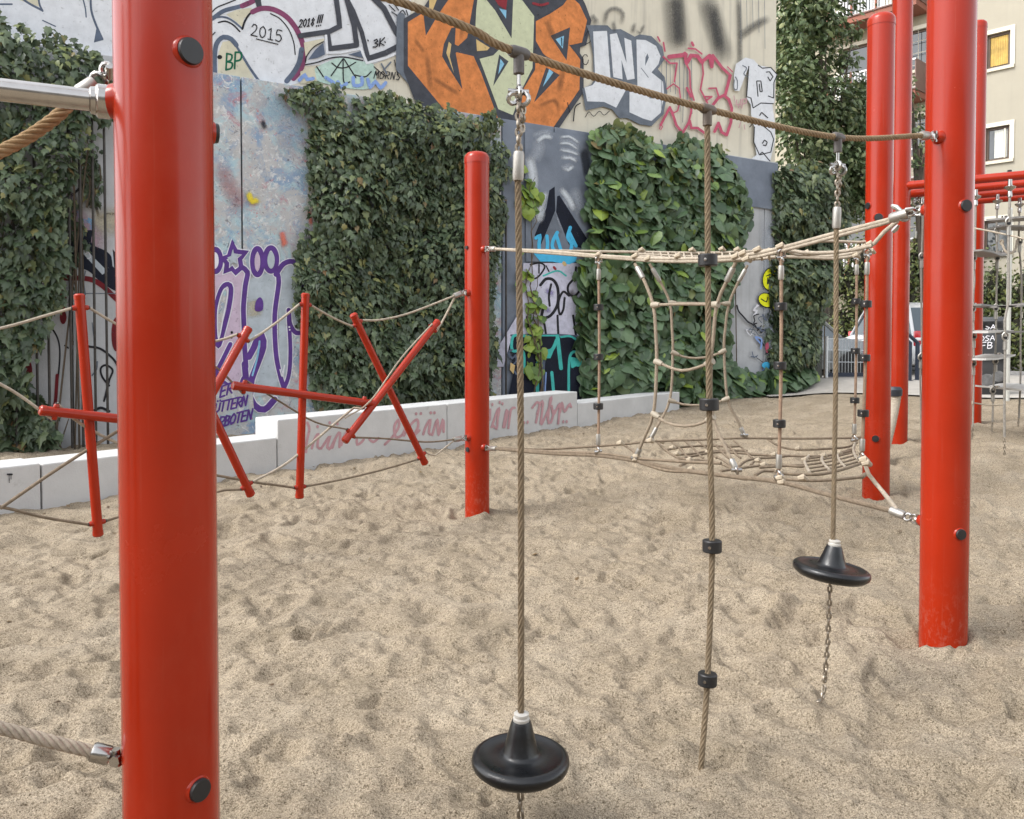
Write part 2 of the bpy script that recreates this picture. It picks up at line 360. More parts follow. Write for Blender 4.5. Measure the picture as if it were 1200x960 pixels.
# ------------------------------------------------------------------ high wall: rendered firewall above, concrete panels below
WALL = Plane(xy(250, 11.0), xy(885, 16.5))
TOPZ = 4.93; UPOFF = -0.14
def srange(px, off=0.0): return WALL.sz(WALL.hit(px, 390, off))[0]
sL, sR = srange(-330), srange(910.5)
WR = Matrix((WALL.u, WALL.n, Vector((0, 0, 1)))).transposed()
def wbox(mb, s0, s1, o0, o1, z0, z1):
    mb.box(WALL.pos((s0 + s1) / 2, (z0 + z1) / 2, (o0 + o1) / 2), (s1 - s0, abs(o1 - o0), z1 - z0), WR); return mb
CREAM = mat('cream_render', (.60, .56, .46), .9, var=.08, vscale=1.6, bump=.35, bscale=60, spec=.2)
def streaks(m, amt=.35):
    n = m.node_tree.nodes; l = m.node_tree.links; b = n['Principled BSDF']; src = b.inputs['Base Color'].links[0].from_socket
    tc = n.new('ShaderNodeTexCoord'); mp = n.new('ShaderNodeMapping'); mp.inputs['Scale'].default_value = (9, 9, .35)
    nz = n.new('ShaderNodeTexNoise'); nz.inputs['Scale'].default_value = 1; nz.inputs['Detail'].default_value = 5
    l.new(tc.outputs['Object'], mp.inputs[0]); l.new(mp.outputs[0], nz.inputs['Vector'])
    rp = n.new('ShaderNodeValToRGB'); rp.color_ramp.elements[0].position = .52; rp.color_ramp.elements[1].position = .72; rp.color_ramp.elements[0].color = (0, 0, 0, 1); rp.color_ramp.elements[1].color = (amt, amt, amt, 1)
    l.new(nz.outputs['Fac'], rp.inputs[0]); mx = n.new('ShaderNodeMix'); mx.data_type = 'RGBA'; l.new(rp.outputs[0], mx.inputs['Factor']); l.new(src, mx.inputs['A']); mx.inputs['B'].default_value = (.22, .21, .19, 1)
    l.new(mx.outputs['Result'], b.inputs['Base Color'])
streaks(CREAM)
fw = thing('firewall', 'tall cream rendered gable wall covered in large graffiti letters above the ivy', 'building', WALL.pos(0, 0, UPOFF))
wbox(MB(), sL, sR + .06, UPOFF - .8, UPOFF, 0, 10).build('wall', CREAM, fw, smooth=False)
cw = thing('concrete_wall', 'row of grey concrete panels with painted murals between the ivy', 'wall', WALL.pos(0, 0, 0))
PW = 1.04; s285 = srange(285)
def mottled():
    m = mat('flaking_paint_panel', (.42, .415, .41), .85, var=.1, vscale=3, bump=.6, bscale=45)
    n = m.node_tree.nodes; l = m.node_tree.links; b = n['Principled BSDF']; tc = n.new('ShaderNodeTexCoord')
    src = b.inputs['Base Color'].links[0].from_socket
    for i, (sc, lo, hi, c, dist) in enumerate([(1.6, .52, .62, (.16, .27, .42), 1.5), (2.1, .58, .64, (.40, .20, .23), 1.2), (1.9, .50, .62, (.36, .52, .56), 2.0), (6, .56, .62, (.62, .62, .6), 2), (11, .60, .64, (.12, .12, .14), 1), (16, .6, .64, (.20, .30, .46), 1), (14, .62, .66, (.5, .16, .16), 1.2), (3.1, .70, .74, (.55, .42, .10), .8), (12, .63, .67, (.62, .66, .68), 1.5), (7, .70, .73, (.5, .12, .09), 1)]):
        nz = n.new('ShaderNodeTexNoise'); nz.noise_dimensions = '4D'; nz.inputs['W'].default_value = i * 7.3; nz.inputs['Scale'].default_value = sc; nz.inputs['Detail'].default_value = 9; nz.inputs['Roughness'].default_value = .72; nz.inputs['Distortion'].default_value = dist
        l.new(tc.outputs['Object'], nz.inputs['Vector']); rp = n.new('ShaderNodeValToRGB'); rp.color_ramp.elements[0].position = lo - .02; rp.color_ramp.elements[1].position = hi - .02
        rp.color_ramp.elements[1].color = (.8, .8, .8, 1)
        l.new(nz.outputs['Fac'], rp.inputs[0]); mx = n.new('ShaderNodeMix'); mx.data_type = 'RGBA'; l.new(rp.outputs[0], mx.inputs['Factor']); l.new(src, mx.inputs['A']); mx.inputs['B'].default_value = (*c, 1); src = mx.outputs['Result']
    l.new(src, b.inputs['Base Color']); return m
FLAKE = mottled()
GREYP = mat('pale_grey_panel', (.42, .43, .44), .85, var=.14, vscale=2, bump=.4, bscale=50); streaks(GREYP, .25)
SLATE = mat('slate_mural_panel', (.105, .125, .16), .8, var=.35, vscale=1.3, bump=.3, bscale=50, col2=(.20, .23, .28))
k = 0; kk = int(math.floor((sL - s285) / PW))
for i in range(kk, 40):
    a, b = s285 + i * PW, s285 + (i + 1) * PW
    if a > sR: break
    b = min(b, sR); cpx = (a + b) / 2
    m = GREYP if i < -1 else FLAKE if i < 4 else SLATE if i < 8 else GREYP
    mb = MB(); mb.bevbox(WALL.pos((a + b) / 2, (TOPZ - .4) / 2, -.065), (b - a - .022, .13, TOPZ + .4), .008, WR); mb.build('panel', m, cw, smooth=False)
cw_core = wbox(MB(), sL, sR - .02, -.138, -.10, -.3, TOPZ - .03).build('backing_wall', mat('dark_joint', (.02, .02, .022), .9), cw, smooth=False)

# ------------------------------------------------------------------ paint on the walls
class Painter:
    """flat print: coats of paint laid a fraction of a millimetre over one another on a wall face"""
    def __init__(s, plane, off, parent): s.p = plane; s.off = off; s.k = 0; s.parent = parent; s.mbs = {}
    def H(s, q, o): return s.p.hit(q[0], q[1], o)
    def nxt(s): s.k += 1; return s.off + .0015 + s.k * .00022
    def fill(s, m, pts, T=None, name='paint_fill', smooth=False):
        if T: pts = [T(q) for q in pts]
        if smooth: pts = closed_smooth(pts)
        o = s.nxt(); P = [s.H(q, o) for q in pts]
        tri = tessellate_polygon([[Vector(s.p.sz(v)).to_3d() for v in P]])
        MB().add(P, tri).build(name, m, s.parent, smooth=False)
    def stroke(s, m, pts, wd, T=None, closed=False, smooth=True, name='paint_line', taper=False, mbo=None):
        if T: pts = [T(q) for q in pts]
        P = [Vector((q[0], q[1])) for q in pts]
        if not smooth and not closed:                # very sharp corners: separate strokes of the can
            for i in range(1, len(P) - 1):
                d1, d2 = P[i] - P[i - 1], P[i + 1] - P[i]
                if d1.length > 1e-6 and d2.length > 1e-6 and d1.angle(d2) > R(72):
                    own = mbo or MB(); s.stroke(m, pts[:i + 1], wd, None, False, False, name, taper, own); s.stroke(m, pts[i:], wd, None, False, False, name, taper, own)
                    if mbo is None: own.build(name, m, s.parent, smooth=False)
                    return
        if smooth:
            P3 = [Vector((q.x, q.y, 0)) for q in P]
            if closed: P = [Vector((x, y)) for x, y in closed_smooth(pts)]
            else: P = [q.to_2d() for q in smooth_path(P3, max(2.0, wd * .6))]
        if closed and (P[0] - P[-1]).length > 1e-6: P.append(P[0].copy())
        o0 = s.nxt(); n = len(P); Lh, Rh = [], []
        for i in range(n):
            a = P[max(i - 1, 0)]; b = P[min(i + 1, n - 1)]
            if closed and i in (0, n - 1): a = P[-2]; b = P[1]
            t = (b - a); t = t.normalized() if t.length > 1e-9 else Vector((1, 0)); nn = Vector((-t.y, t.x))
            ml = 1.0
            if 0 < i < n - 1:
                d1 = (P[i] - P[i - 1]); d2 = (P[i + 1] - P[i])
                if d1.length > 1e-9 and d2.length > 1e-9: ml = 1 / max(.55, math.cos(d1.angle(d2) / 2))
            hw = wd / 2 * ml
            if taper: hw *= .35 + .65 * math.sin(math.pi * min(1, max(0, (i + .3) / n)))
            Lh.append(P[i] + nn * hw); Rh.append(P[i] - nn * hw)
        capn = 4; poly = []
        V = []
        for i in range(n):
            o = o0 + .00018 * i / max(1, n - 1); V.append(s.H(Lh[i], o)); V.append(s.H(Rh[i], o))
        mbx = mbo or MB()
        mbx.add(V, [(2 * i, 2 * i + 1, 2 * i + 3, 2 * i + 2) for i in range(n - 1)])
        if not closed and wd > 1.2 and not taper:
            for e, q in ((0, P[0]), (1, P[-1])):
                d = (P[0] - P[1]) if e == 0 else (P[-1] - P[-2]); d.normalize(); nn = Vector((-d.y, d.x)); o = o0 + .00018 * e
                C = [q + nn * (wd / 2 * math.cos(math.pi * j / 6)) + d * (wd / 2 * math.sin(math.pi * j / 6)) for j in range(7)]
                mbx.add([s.H(c, o) for c in C], [tuple(range(7))])
        if mbo is None: mbx.build(name, m, s.parent, smooth=False)
    def spray(s, m, pts, wd, T=None):
        """soft-edged spray: paint density (not shade) falls off to the edges"""
        if T: pts = [T(q) for q in pts]
        P = [q.to_2d() for q in smooth_path([Vector((q[0], q[1], 0)) for q in pts], 4)]; n = len(P); o0 = s.nxt(); V = []; A = []
        prof = [(-1, 0), (-.55, .6), (0, 1), (.55, .6), (1, 0)]
        for i in range(n):
            t = (P[min(i + 1, n - 1)] - P[max(i - 1, 0)]).normalized(); nn = Vector((-t.y, t.x)); e = min(1, 1.6 * math.sin(math.pi * (i + .0) / (n - 1)) + .02)
            for u, a in prof: V.append(s.H(P[i] + nn * u * wd / 2, o0)); A.append(a * e)
        mb = MB(); mb.add(V, [(5 * i + j, 5 * i + j + 1, 5 * i + j + 6, 5 * i + j + 5) for i in range(n - 1) for j in range(4)])
        me = mb.mesh('sprayed_patch', m, False); at_ = me.attributes.new('spray_amount', 'FLOAT', 'POINT'); at_.data.foreach_set('value', A)
        obj('sprayed_patch', me, s.parent)
    def text(s, m, txt, p0, p1, h, wd, slant=.15, gap=1.25):
        p0 = Vector(p0); p1 = Vector(p1); n = len(txt); adv = (p1 - p0) / n; ux = adv / 1.0; wdt = adv.length / gap
        d = adv.normalized(); up = Vector((slant * h, -h))
        for i, ch in enumerate(txt):
            mbo = MB()
            for st in GL.get(ch, []):
                s.stroke(m, [tuple(p0 + adv * i + d * (q[0] * wdt) + up * q[1]) for q in st], wd, smooth=len(st) > 3 and ch in '0235689SOUCGJDBPRu', name='painted_letter', mbo=mbo)
            if mbo.v: mbo.build('painted_letter', m, s.parent, smooth=False)
    def done(s): pass
def closed_smooth(pts):
    P = [Vector((q[0], q[1], 0)) for q in pts]; n = len(P); out = []
    for i in range(n):
        p0, p1, p2, p3 = P[i - 1], P[i], P[(i + 1) % n], P[(i + 2) % n]; k = max(3, int((p2 - p1).length / 2.5))
        for j in range(k):
            t = j / k; q = 0.5 * ((2 * p1) + (p2 - p0) * t + (2 * p0 - 5 * p1 + 4 * p2 - p3) * t * t + (3 * p1 - p0 - 3 * p2 + p3) * t ** 3); out.append((q.x, q.y))
    return out
def ell(cx, cy, rx, ry, n=18, rot=0): return [(cx + rx * math.cos(2 * math.pi * k / n) * math.cos(rot) - ry * math.sin(2 * math.pi * k / n) * math.sin(rot), cy + rx * math.cos(2 * math.pi * k / n) * math.sin(rot) + ry * math.sin(2 * math.pi * k / n) * math.cos(rot)) for k in range(n)]
GL = {'0': [[(.5, 1), (.1, .75), (.1, .25), (.5, 0), (.9, .25), (.9, .75), (.5, 1)]], '1': [[(.15, .8), (.5, 1), (.5, 0)], [(.15, 0), (.9, 0)]], '2': [[(.05, .75), (.3, 1), (.8, .9), (.7, .5), (0, 0)], [(0, 0), (1, 0)]],
 '5': [[(.9, 1), (.2, 1), (.15, .55), (.6, .62), (.95, .3), (.6, 0), (.05, .08)]], '8': [[(.5, .52), (.15, .75), (.5, 1), (.85, .75), (.5, .52), (.1, .25), (.5, 0), (.9, .25), (.5, .52)]], '3': [[(.1, .9), (.6, 1), (.8, .75), (.35, .55), (.9, .3), (.5, 0), (0, .1)]],
 '!': [[(.6, 1), (.45, .3)], [(.4, .06), (.38, 0)]], 'K': [[(.1, 1), (.1, 0)], [(.9, 1), (.1, .45), (.95, 0)]], 'B': [[(.1, 0), (.1, 1)], [(.1, 1), (.8, .85), (.7, .55), (.1, .5)], [(.1, .5), (.9, .35), (.8, .05), (.1, 0)]], 'P': [[(.1, 0), (.1, 1)], [(.1, 1), (.9, .9), (.85, .5), (.1, .45)]],
 'E': [[(.95, 1), (.1, 1), (.1, 0), (.95, 0)], [(.1, .5), (.8, .52)]], 'R': [[(.1, 0), (.1, 1)], [(.1, 1), (.9, .9), (.85, .55), (.1, .45)], [(.35, .45), (1, 0)]], 'U': [[(.1, 1), (.1, .2), (.5, 0), (.9, .2), (.9, 1)]], 'Ü': [[(.1, .85), (.1, .2), (.5, 0), (.9, .2), (.9, .85)], [(.25, 1.1), (.27, 1.15)], [(.75, 1.1), (.77, 1.15)]],
 'T': [[(0, 1), (1, 1)], [(.5, 1), (.5, 0)]], 'N': [[(.1, 0), (.1, 1), (.9, 0), (.9, 1)]], 'O': [[(.5, 1), (.05, .6), (.2, .05), (.8, .1), (.95, .7), (.5, 1)]], 'M': [[(0, 0), (.15, 1), (.5, .4), (.85, 1), (1, 0)]], 'S': [[(.95, .9), (.4, 1), (.1, .7), (.85, .35), (.6, 0), (.05, .1)]],
 'F': [[(.95, 1), (.1, 1), (.1, 0)], [(.1, .5), (.8, .52)]], 'D': [[(.1, 0), (.1, 1), (.7, .9), (.95, .5), (.7, .1), (.1, 0)]], 'A': [[(0, 0), (.5, 1), (1, 0)], [(.2, .4), (.8, .4)]], 'u': [[(.1, .6), (.1, .15), (.5, 0), (.85, .2)], [(.85, .6), (.85, 0)]], 'p': [[(.1, .6), (.1, -.35)], [(.1, .55), (.8, .6), (.85, .15), (.1, .05)]], 'G': [[(.95, .85), (.4, 1), (.05, .5), (.4, 0), (.95, .2), (.95, .5), (.55, .5)]], 'H': [[(.1, 0), (.1, 1)], [(.9, 0), (.9, 1)], [(.1, .5), (.9, .5)]], '.': [[(.4, .05), (.45, 0)]], 'L': [[(.1, 1), (.1, 0), (.9, 0)]], 'I': [[(.5, 1), (.5, 0)]]}
def soft_mat(name, col, amt=.9):
    m = bpy.data.materials.new(name); m.use_nodes = True; n = m.node_tree.nodes; l = m.node_tree.links; b = n['Principled BSDF']
    b.inputs['Base Color'].default_value = (*col, 1); b.inputs['Roughness'].default_value = .85; b.inputs['Specular IOR Level'].default_value = .2
    a = n.new('ShaderNodeAttribute'); a.attribute_name = 'spray_amount'; tc = n.new('ShaderNodeTexCoord'); nz = n.new('ShaderNodeTexNoise'); nz.inputs['Scale'].default_value = 40; nz.inputs['Detail'].default_value = 6; nz.inputs['Roughness'].default_value = .8
    l.new(tc.outputs['Object'], nz.inputs['Vector']); x = n.new('ShaderNodeMath'); x.operation = 'MULTIPLY'; l.new(a.outputs['Fac'], x.inputs[0]); l.new(nz.outputs['Fac'], x.inputs[1])
    y = n.new('ShaderNodeMath'); y.operation = 'MULTIPLY'; y.use_clamp = True; l.new(x.outputs[0], y.inputs[0]); y.inputs[1].default_value = 1.9 * amt; l.new(y.outputs[0], b.inputs['Alpha']); return m
def C(ox, oy, sc): return lambda q: (ox + q[0] / sc, oy + q[1] / sc)

WHT = paint('silver_white', (.62, .64, .67), .1); INK = paint('ink_black', (.02, .02, .024), .2); CHAR = paint('charcoal', (.058, .062, .075), .25); SLT = paint('slate_blue', (.095, .12, .17), .25)
PLUM = paint('plum', (.20, .055, .12), .2); CRM = paint('cream', (.55, .52, .40), .1); MINT = paint('mint', (.42, .56, .50), .2); BLU = paint('cornflower', (.22, .33, .62), .15)
ORG = paint('orange', (.56, .20, .065), .28); PGRN = paint('pale_green', (.50, .53, .36), .1); TAN = paint('tan', (.55, .40, .18), .15); SKY = paint('light_blue', (.22, .45, .62), .2); REDP = paint('deep_red', (.24, .03, .04), .2); PINK = paint('raspberry', (.44, .085, .14), .2)
GRN = paint('bottle_green', (.008, .11, .06), .2); GREY = paint('grey_shadow', (.13, .15, .18), .2); VIO = paint('violet', (.10, .045, .22), .22); MAUV = paint('mauve', (.50, .40, .50), .14); ICE = paint('ice_grey', (.40, .45, .49), .15); HALO = paint('white_halo', (.68, .68, .72), .1)
TEAL = paint('turquoise', (.06, .42, .38), .2); NIGHT = paint('night_navy', (.010, .013, .024), .3); AZ = paint('azure', (.07, .42, .68), .12); LIL = paint('lilac_white', (.50, .50, .60), .2); NEON = paint('neon_yellow', (.72, .74, .02), .08); BAND = paint('maroon', (.14, .015, .02), .3); ROSE = paint('faded_rose', (.46, .27, .29), .14)
OWEAR = soft_mat('orange_wear', (.12, .08, .05), .38); SOFT = soft_mat('spray_black', (.07, .07, .07), .68); SOFTL = soft_mat('spray_light', (.52, .56, .60), 1.1); SOFTW = soft_mat('spray_pale', (.42, .46, .52), .6); SOFTD = soft_mat('spray_dark', (.03, .035, .045), 1.2); SOFTP = soft_mat('spray_pink', (.45, .30, .36), .8); SOFTC = soft_mat('spray_cream', (.50, .45, .33), .7)

g = Painter(WALL, UPOFF, fw)
# the silver piece on the left
g.fill(WHT, [(-320, -80), (475, -80), (482, 10), (472, 62), (436, 76), (420, 72), (352, 78), (356, 96), (300, 110), (120, 110), (-320, 130)])
g.fill(CRM, [(22, -20), (48, -20), (46, 8), (22, 0)]); g.stroke(SLT, [(20, -6), (34, 4), (49, 12)], 2.6); g.stroke(SLT, [(45, -10), (46, 4), (50, 13)], 2.2); g.stroke(SLT, [(0, 5), (14, 5)], 2); g.stroke(SLT, [(50, 24), (65, 31)], 1.4)
g.stroke(SLT, [(97, -2), (100, 10), (101, 20)], 1.6); g.stroke(SLT, [(106, -6), (107, 12), (112, 28), (120, 46)], 2.6); g.fill(SLT, [(113, 33), (121, 47), (110, 50)])
g.fill(CRM, [(265, 17), (276, 12), (295, 9), (294, 15), (286, 22), (284, 32), (275, 24)])
g.stroke(SLT, [(249, 22), (262, 13), (278, 8.5), (290, 5)], 5); g.stroke(PLUM, [(284, 7), (297, 1), (306, -8)], 6); g.stroke(INK, [(247, 16), (254, 9), (266, 4), (276, 0)], 1.5)
g.stroke(SLT, [(250, 21), (262, 20), (272, 24), (283, 33)], 2.2); g.stroke(INK, [(256, 26.5), (264, 25), (273, 29), (281, 37)], 1.8)
g.stroke(INK, [(284, 34), (287, 25), (293, 16), (302, 11)], 2.4); g.fill(CHAR, [(297, -4), (305, -4), (307, 8), (301, 9)])
g.stroke(PLUM, [(296, 14), (306, 10), (320, 11), (335, 19), (346, 32), (354, 49), (356, 62), (355, 74), (351, 84), (344, 92)], 6)
g.stroke(SLT, [(353.5, 58), (351, 72), (345, 84), (336, 95)], 6); g.stroke(INK, [(317, 16), (328, 22), (338, 34), (344, 49), (346, 64)], 1.3)
g.fill(CRM, [(255, 90), (256, 62), (261, 49), (269, 48), (277, 57), (286, 72), (300, 96), (270, 98)])
g.stroke(SLT, [(252, 92), (251.5, 68), (254, 51), (262, 43.5), (271, 46), (277, 53)], 5.5); g.stroke(SLT, [(275, 51), (285, 67), (293, 80), (305, 97)], 2.8); g.stroke(INK, [(244, 54), (247, 44), (252, 38)], 1.4); g.fill(INK, ell(257.5, 67, 3, 2.6, 10))
g.text(GRN, 'BP', (264, 82), (284, 79), 19, 2.2, .05, 1.15)
g.text(INK, '2015', (294, 41), (332, 50), 13, 1.3, .1, 1.3); g.stroke(INK, [(300, 45.5), (326, 52)], 1.1)
g.text(INK, '2018', (350, 32), (368.5, 30), 9, 1.35, .2, 1.25); g.text(INK, '!!!', (370, 31), (377, 30), 13, 1.5, .2, 1)
g.fill(CRM, [(356, 50), (380, 45), (379, 50), (368, 56), (358, 66)]); g.fill(MINT, [(368, 82), (390, 70), (402, 68), (424, 72), (438, 76), (440, 95), (425, 105), (375, 96)], smooth=True); g.fill(CRM, [(352, 84), (368, 78), (372, 98), (352, 98)])
K = dict(smooth=False)
g.stroke(CHAR, [(393, -8), (397, 20), (398, 31), (386, 37), (352, 42)], 6, **K); g.stroke(CHAR, [(384, 40), (386.5, 57), (418, 53), (415, 30), (410, 12), (405, -6)], 6, **K)
g.fill(CHAR, [(407, 4), (415, 20), (421, 50), (416, 54), (412, 28)]); g.stroke(CHAR, [(404, -6), (414, 13), (424, 38), (432, 70)], 5, **K); g.stroke(CHAR, [(431, 69), (452, 62), (473, 51), (464, 37), (450, 10), (430, -10)], 6.5, **K); g.stroke(CHAR, [(440, -1), (464, 0)], 4, **K)
g.stroke(WHT, [(382, 42), (383.5, 62), (400, 61.5), (423, 57), (430, 74), (452, 68), (474, 58)], 3, **K)
g.fill(SLT, [(361, 70), (370, 58), (379, 50), (381, 64), (372, 68)]); g.fill(SLT, [(408, 64), (423, 60), (425, 68)])
g.stroke(INK, [(358, 76), (372, 73), (388, 68), (404, 67), (425, 71)], 1.5); g.stroke(INK, [(358, 73), (360, 65), (368, 55), (379, 49)], 1.3)
for q in ([(402, 69), (388, 89)], [(402, 69), (403, 96), (410, 96)], [(403, 69), (417, 91)], [(389, 74), (396, 79), (406, 79), (417, 73)], [(371, 78), (379, 90)], [(416, 88), (428, 90), (435, 84)]): g.stroke(INK, q, 1.4)
for q in ([(351, 94), (357, 88), (360, 93), (367, 92)], [(382, 91), (391, 97)], [(396, 96), (400, 102), (406, 98)], [(414, 91), (415, 100), (424, 99), (424, 91)], [(431, 93), (434, 102), (440, 96), (446, 103), (452, 97)]): g.stroke(BLU, q, 4)
g.text(INK, 'MORNS', (438, 92), (470, 94), 9, 1.1, .2, 1.3); g.stroke(INK, [(462, 70), (467, 90)], 1.2); g.stroke(INK, [(438, 78), (452, 90)], 1.2); g.stroke(GREY, [(447, 75), (453, 86)], 2); g.stroke(GREY, [(458, 73), (450, 82)], 2)
g.text(INK, '3K', (437, 56), (451, 53), 9, 1.5, .1, 1.1); g.stroke(INK, [(431, 47), (431.6, 48)], 1.5); g.stroke(INK, [(451, 49), (451.6, 50)], 1.5)
for q in ([(456, 6), (463, 13)], [(459, 14), (471, 22)], [(461, 3), (467, 12)], [(465, 26), (472, 31)], [(467, 17), (472, 12), (475, 17)], [(476, 12), (478, 18)], [(466, 64), (470, 69)], [(470, 63), (474, 68)]): g.stroke(INK, q, 1.3)
# the orange piece
g.stroke(GREY, [(470, 20), (469, 80), (500, 115), (530, 140)], 10, **K)
g.fill(CHAR, [(473, 22), (497, 8), (515, -20), (672, -20), (686, 5), (693, 24), (687, 53), (676, 57), (684, 69), (684, 108), (652, 155), (500, 155), (473, 84)])
O1 = [(478, 26), (496, 15), (499, 42), (514, 16), (527, -4), (556, -4), (551, 24), (547, 47), (537, 54), (534, 61), (555, 66), (564, 86), (584, 140), (530, 140), (478, 77)]
g.fill(ORG, O1); g.fill(CHAR, [(529, 33), (520, 52), (518, 66), (526, 80), (542, 105), (534, 62), (548, 53), (555, 57), (550, 42), (537, 54), (533, 52), (534, 32)]); g.fill(TAN, [(526, 49), (523, 62), (532, 86), (527, 66), (529, 52)]); g.fill(TAN, [(503, 6), (503, 22), (515, 0), (503, -6)])
g.fill(CHAR, [(496, 13), (499, 42), (513, 18), (528, -4), (515, -8), (504, 20)])
g.fill(PGRN, [(560, -5), (567, -5), (580, 12), (599, 44), (601, -5), (608, -5), (626, 19), (624, 80), (612, 104), (601, 135), (584, 128), (562, 69), (578, 65), (585, 58), (574, 50), (557, 36), (558, 12)])
g.fill(CHAR, [(566, -5), (580, 12), (599.5, 45), (601.5, -5), (596, -5), (594, 20), (580, 3), (575, -5)]); g.fill(REDP, [(577, -5), (595, -5), (593, 12), (584, 6)]); g.fill(SKY, [(585, 10), (593.5, 12), (593, 22)])
g.fill(TAN, [(558, 46), (574, 56), (571, 59), (559, 60)]); g.fill(CHAR, [(585, 64), (596, 72), (578, 101)]); g.fill(SKY, [(586.5, 69), (591, 75), (584, 87)])
O2 = [(628, 25), (645, 16), (660, 6), (668, -5), (679, 5), (688, 24), (682, 50), (668, 53), (680, 70), (679, 105), (648, 150), (606, 150), (614, 103), (627, 82), (628, 59), (640, 69), (628, 48)]
g.fill(ORG, O2); g.stroke(CHAR, [(629, 20), (644, 12), (657, 4)], 5, **K); g.fill(CHAR, [(645, 42), (668, 32), (664, 71)]); g.fill(SKY, [(651, 46), (661, 42), (659.5, 57)]); g.stroke(INK, [(658, 44), (658.5, 54)], 1.2)
g.fill(CHAR, [(640, 79), (656, 88), (626, 120)]); g.fill(SKY, [(643.5, 81), (648.5, 85), (636, 102)]); g.fill(CHAR, [(627, 54), (640, 66), (648, 70), (634, 70), (628, 64)]); g.fill(CHAR, [(667, 53), (683, 51), (680, 56), (679, 68)])
for q in ([(625, 4), (634, 6), (642, 4)],): g.stroke(REDP, q, 3)
for q, wq in (([(500, 60), (505, 110)], 8), ([(505, 90), (540, 112)], 7), ([(640, 22), (650, 48)], 10), ([(660, 80), (655, 110)], 9), ([(630, 125), (650, 118), (656, 132)], 6), ([(485, 45), (498, 62)], 6), ([(543, 20), (540, 48)], 6)): g.spray(OWEAR, q, wq)
# tags between
for q in ([(686, 42), (690, 36), (692, 48), (686, 52)], ell(686, 70, 3.6, 6, 10)): g.stroke(INK, q, .9)
g.stroke(INK, [(672, 142), (674, 126), (680, 121)], 1.3); g.stroke(INK, [(665, 120), (668, 132)], 1)
T4 = C(670, 20, 7.386)
g.fill(GREY, [(125, 70), (310, 72), (345, 108), (425, 105), (545, 170), (590, 150), (690, 165), (785, 260), (805, 365), (745, 450), (805, 520), (828, 650), (795, 840), (690, 945), (590, 930), (480, 875), (410, 875), (350, 800), (270, 775), (120, 810), (90, 620), (170, 585), (190, 555), (185, 330), (150, 130)], T4)
for q in ([(185, 125), (305, 120), (340, 590), (475, 620), (385, 785), (280, 735), (135, 730), (110, 610), (180, 590), (205, 560)], [(330, 150), (390, 140), (475, 400), (455, 180), (515, 205), (545, 535), (480, 545), (430, 370), (440, 540), (360, 520)], [(560, 195), (640, 200), (730, 250), (770, 340), (750, 410), (690, 480), (790, 560), (800, 680), (770, 830), (690, 900), (620, 880), (500, 825), (500, 650), (570, 640)]): g.fill(WHT, q, T4)
g.fill(GREY, [(655, 315), (668, 350), (635, 425), (638, 350)], T4); g.fill(GREY, [(670, 678), (715, 680), (712, 706), (672, 704)], T4); g.fill(GREY, [(345, 590), (385, 595), (345, 606)], T4); g.stroke(GREY, [(600, 440), (665, 525)], .8, T4)
for q in ([(115, 870), (150, 820), (190, 860), (240, 815), (280, 850), (330, 810)],): g.stroke(INK, q, .8, T4)
# black mist and drips
for q, wq in (([(788, -12), (792, 20), (794, 52), (794, 62)], 34), ([(794, -10), (798, 56)], 16), ([(826, -10), (836, 26), (846, 58), (847, 76)], 30), ([(836, 5), (844, 60)], 14), ([(865, -10), (867, 30), (867, 84)], 8), ([(866, 45), (882, 32), (903, 20)], 12), ([(690, 24), (696, 20), (700, 30)], 9), ([(708, 32), (712, 14), (722, 10), (730, 16), (728, 30)], 7), ([(741, 40), (744, 26)], 6), ([(744, 36), (750, 39), (755, 28)], 5), ([(718, 24), (721, 38)], 6)): g.spray(SOFT, q, wq)
for x in range(776, 812, 5): g.stroke(GREY, [(x + random.uniform(-1, 1), 70), (x + random.uniform(-1, 1), random.uniform(105, 150))], random.uniform(.5, 1.1), smooth=False)
for x in range(868, 900, 7): g.stroke(GREY, [(x, 0), (x + .5, random.uniform(30, 70))], .5, smooth=False)
T5 = C(760, 40, 6)
for q, wq in (([(145, 160), (262, 145)], 5), ([(105, 160), (150, 205), (200, 205), (182, 335)], 2), ([(255, 135), (265, 200)], 4), ([(268, 205), (300, 150), (345, 155), (378, 200)], 4.5), ([(378, 195), (385, 280), (365, 390), (415, 485)], 2), ([(375, 195), (430, 150), (445, 230), (452, 155)], 4), ([(452, 150), (520, 240), (575, 290), (538, 435)], 3.4), ([(262, 200), (290, 260), (295, 380), (320, 465)], 2), ([(425, 382), (475, 380), (492, 435)], 2), ([(390, 440), (445, 440), (410, 465)], 2), ([(448, 505), (490, 450), (530, 430), (565, 460), (585, 520), (580, 620), (550, 710), (515, 690), (492, 625), (465, 685)], 3.4), ([(130, 385), (175, 350), (215, 380), (225, 450), (205, 540), (175, 555), (160, 530)], 1.6), ([(85, 640), (150, 515), (180, 590), (195, 640), (240, 695), (290, 610), (300, 650)], 3), ([(290, 470), (302, 540), (285, 610)], 2.4), ([(300, 660), (345, 660), (400, 700)], 3), ([(270, 380), (300, 440)], 3), ([(280, 100), (330, 105), (375, 140)], 2), ([(65, 20), (80, 50)], 2), ([(105, 60), (115, 120)], 2), ([(305, 60), (315, 80)], 3), ([(75, 670), (85, 640), (100, 650), (85, 675)], 1.1), ([(555, 230), (590, 265)], 1.3)): g.stroke(PINK, q, wq, T5, smooth=False)
g.text(SOFT if False else ROSE, 'up', (862, 124), (876, 122), 11, 1.3, .1, 1.1)
for q in ([(860, 112), (861, 118)], [(864, 122), (866, 127)], [(868, 143), (866, 150)], [(872, 146), (873, 152)]): g.stroke(ROSE, q, 1)
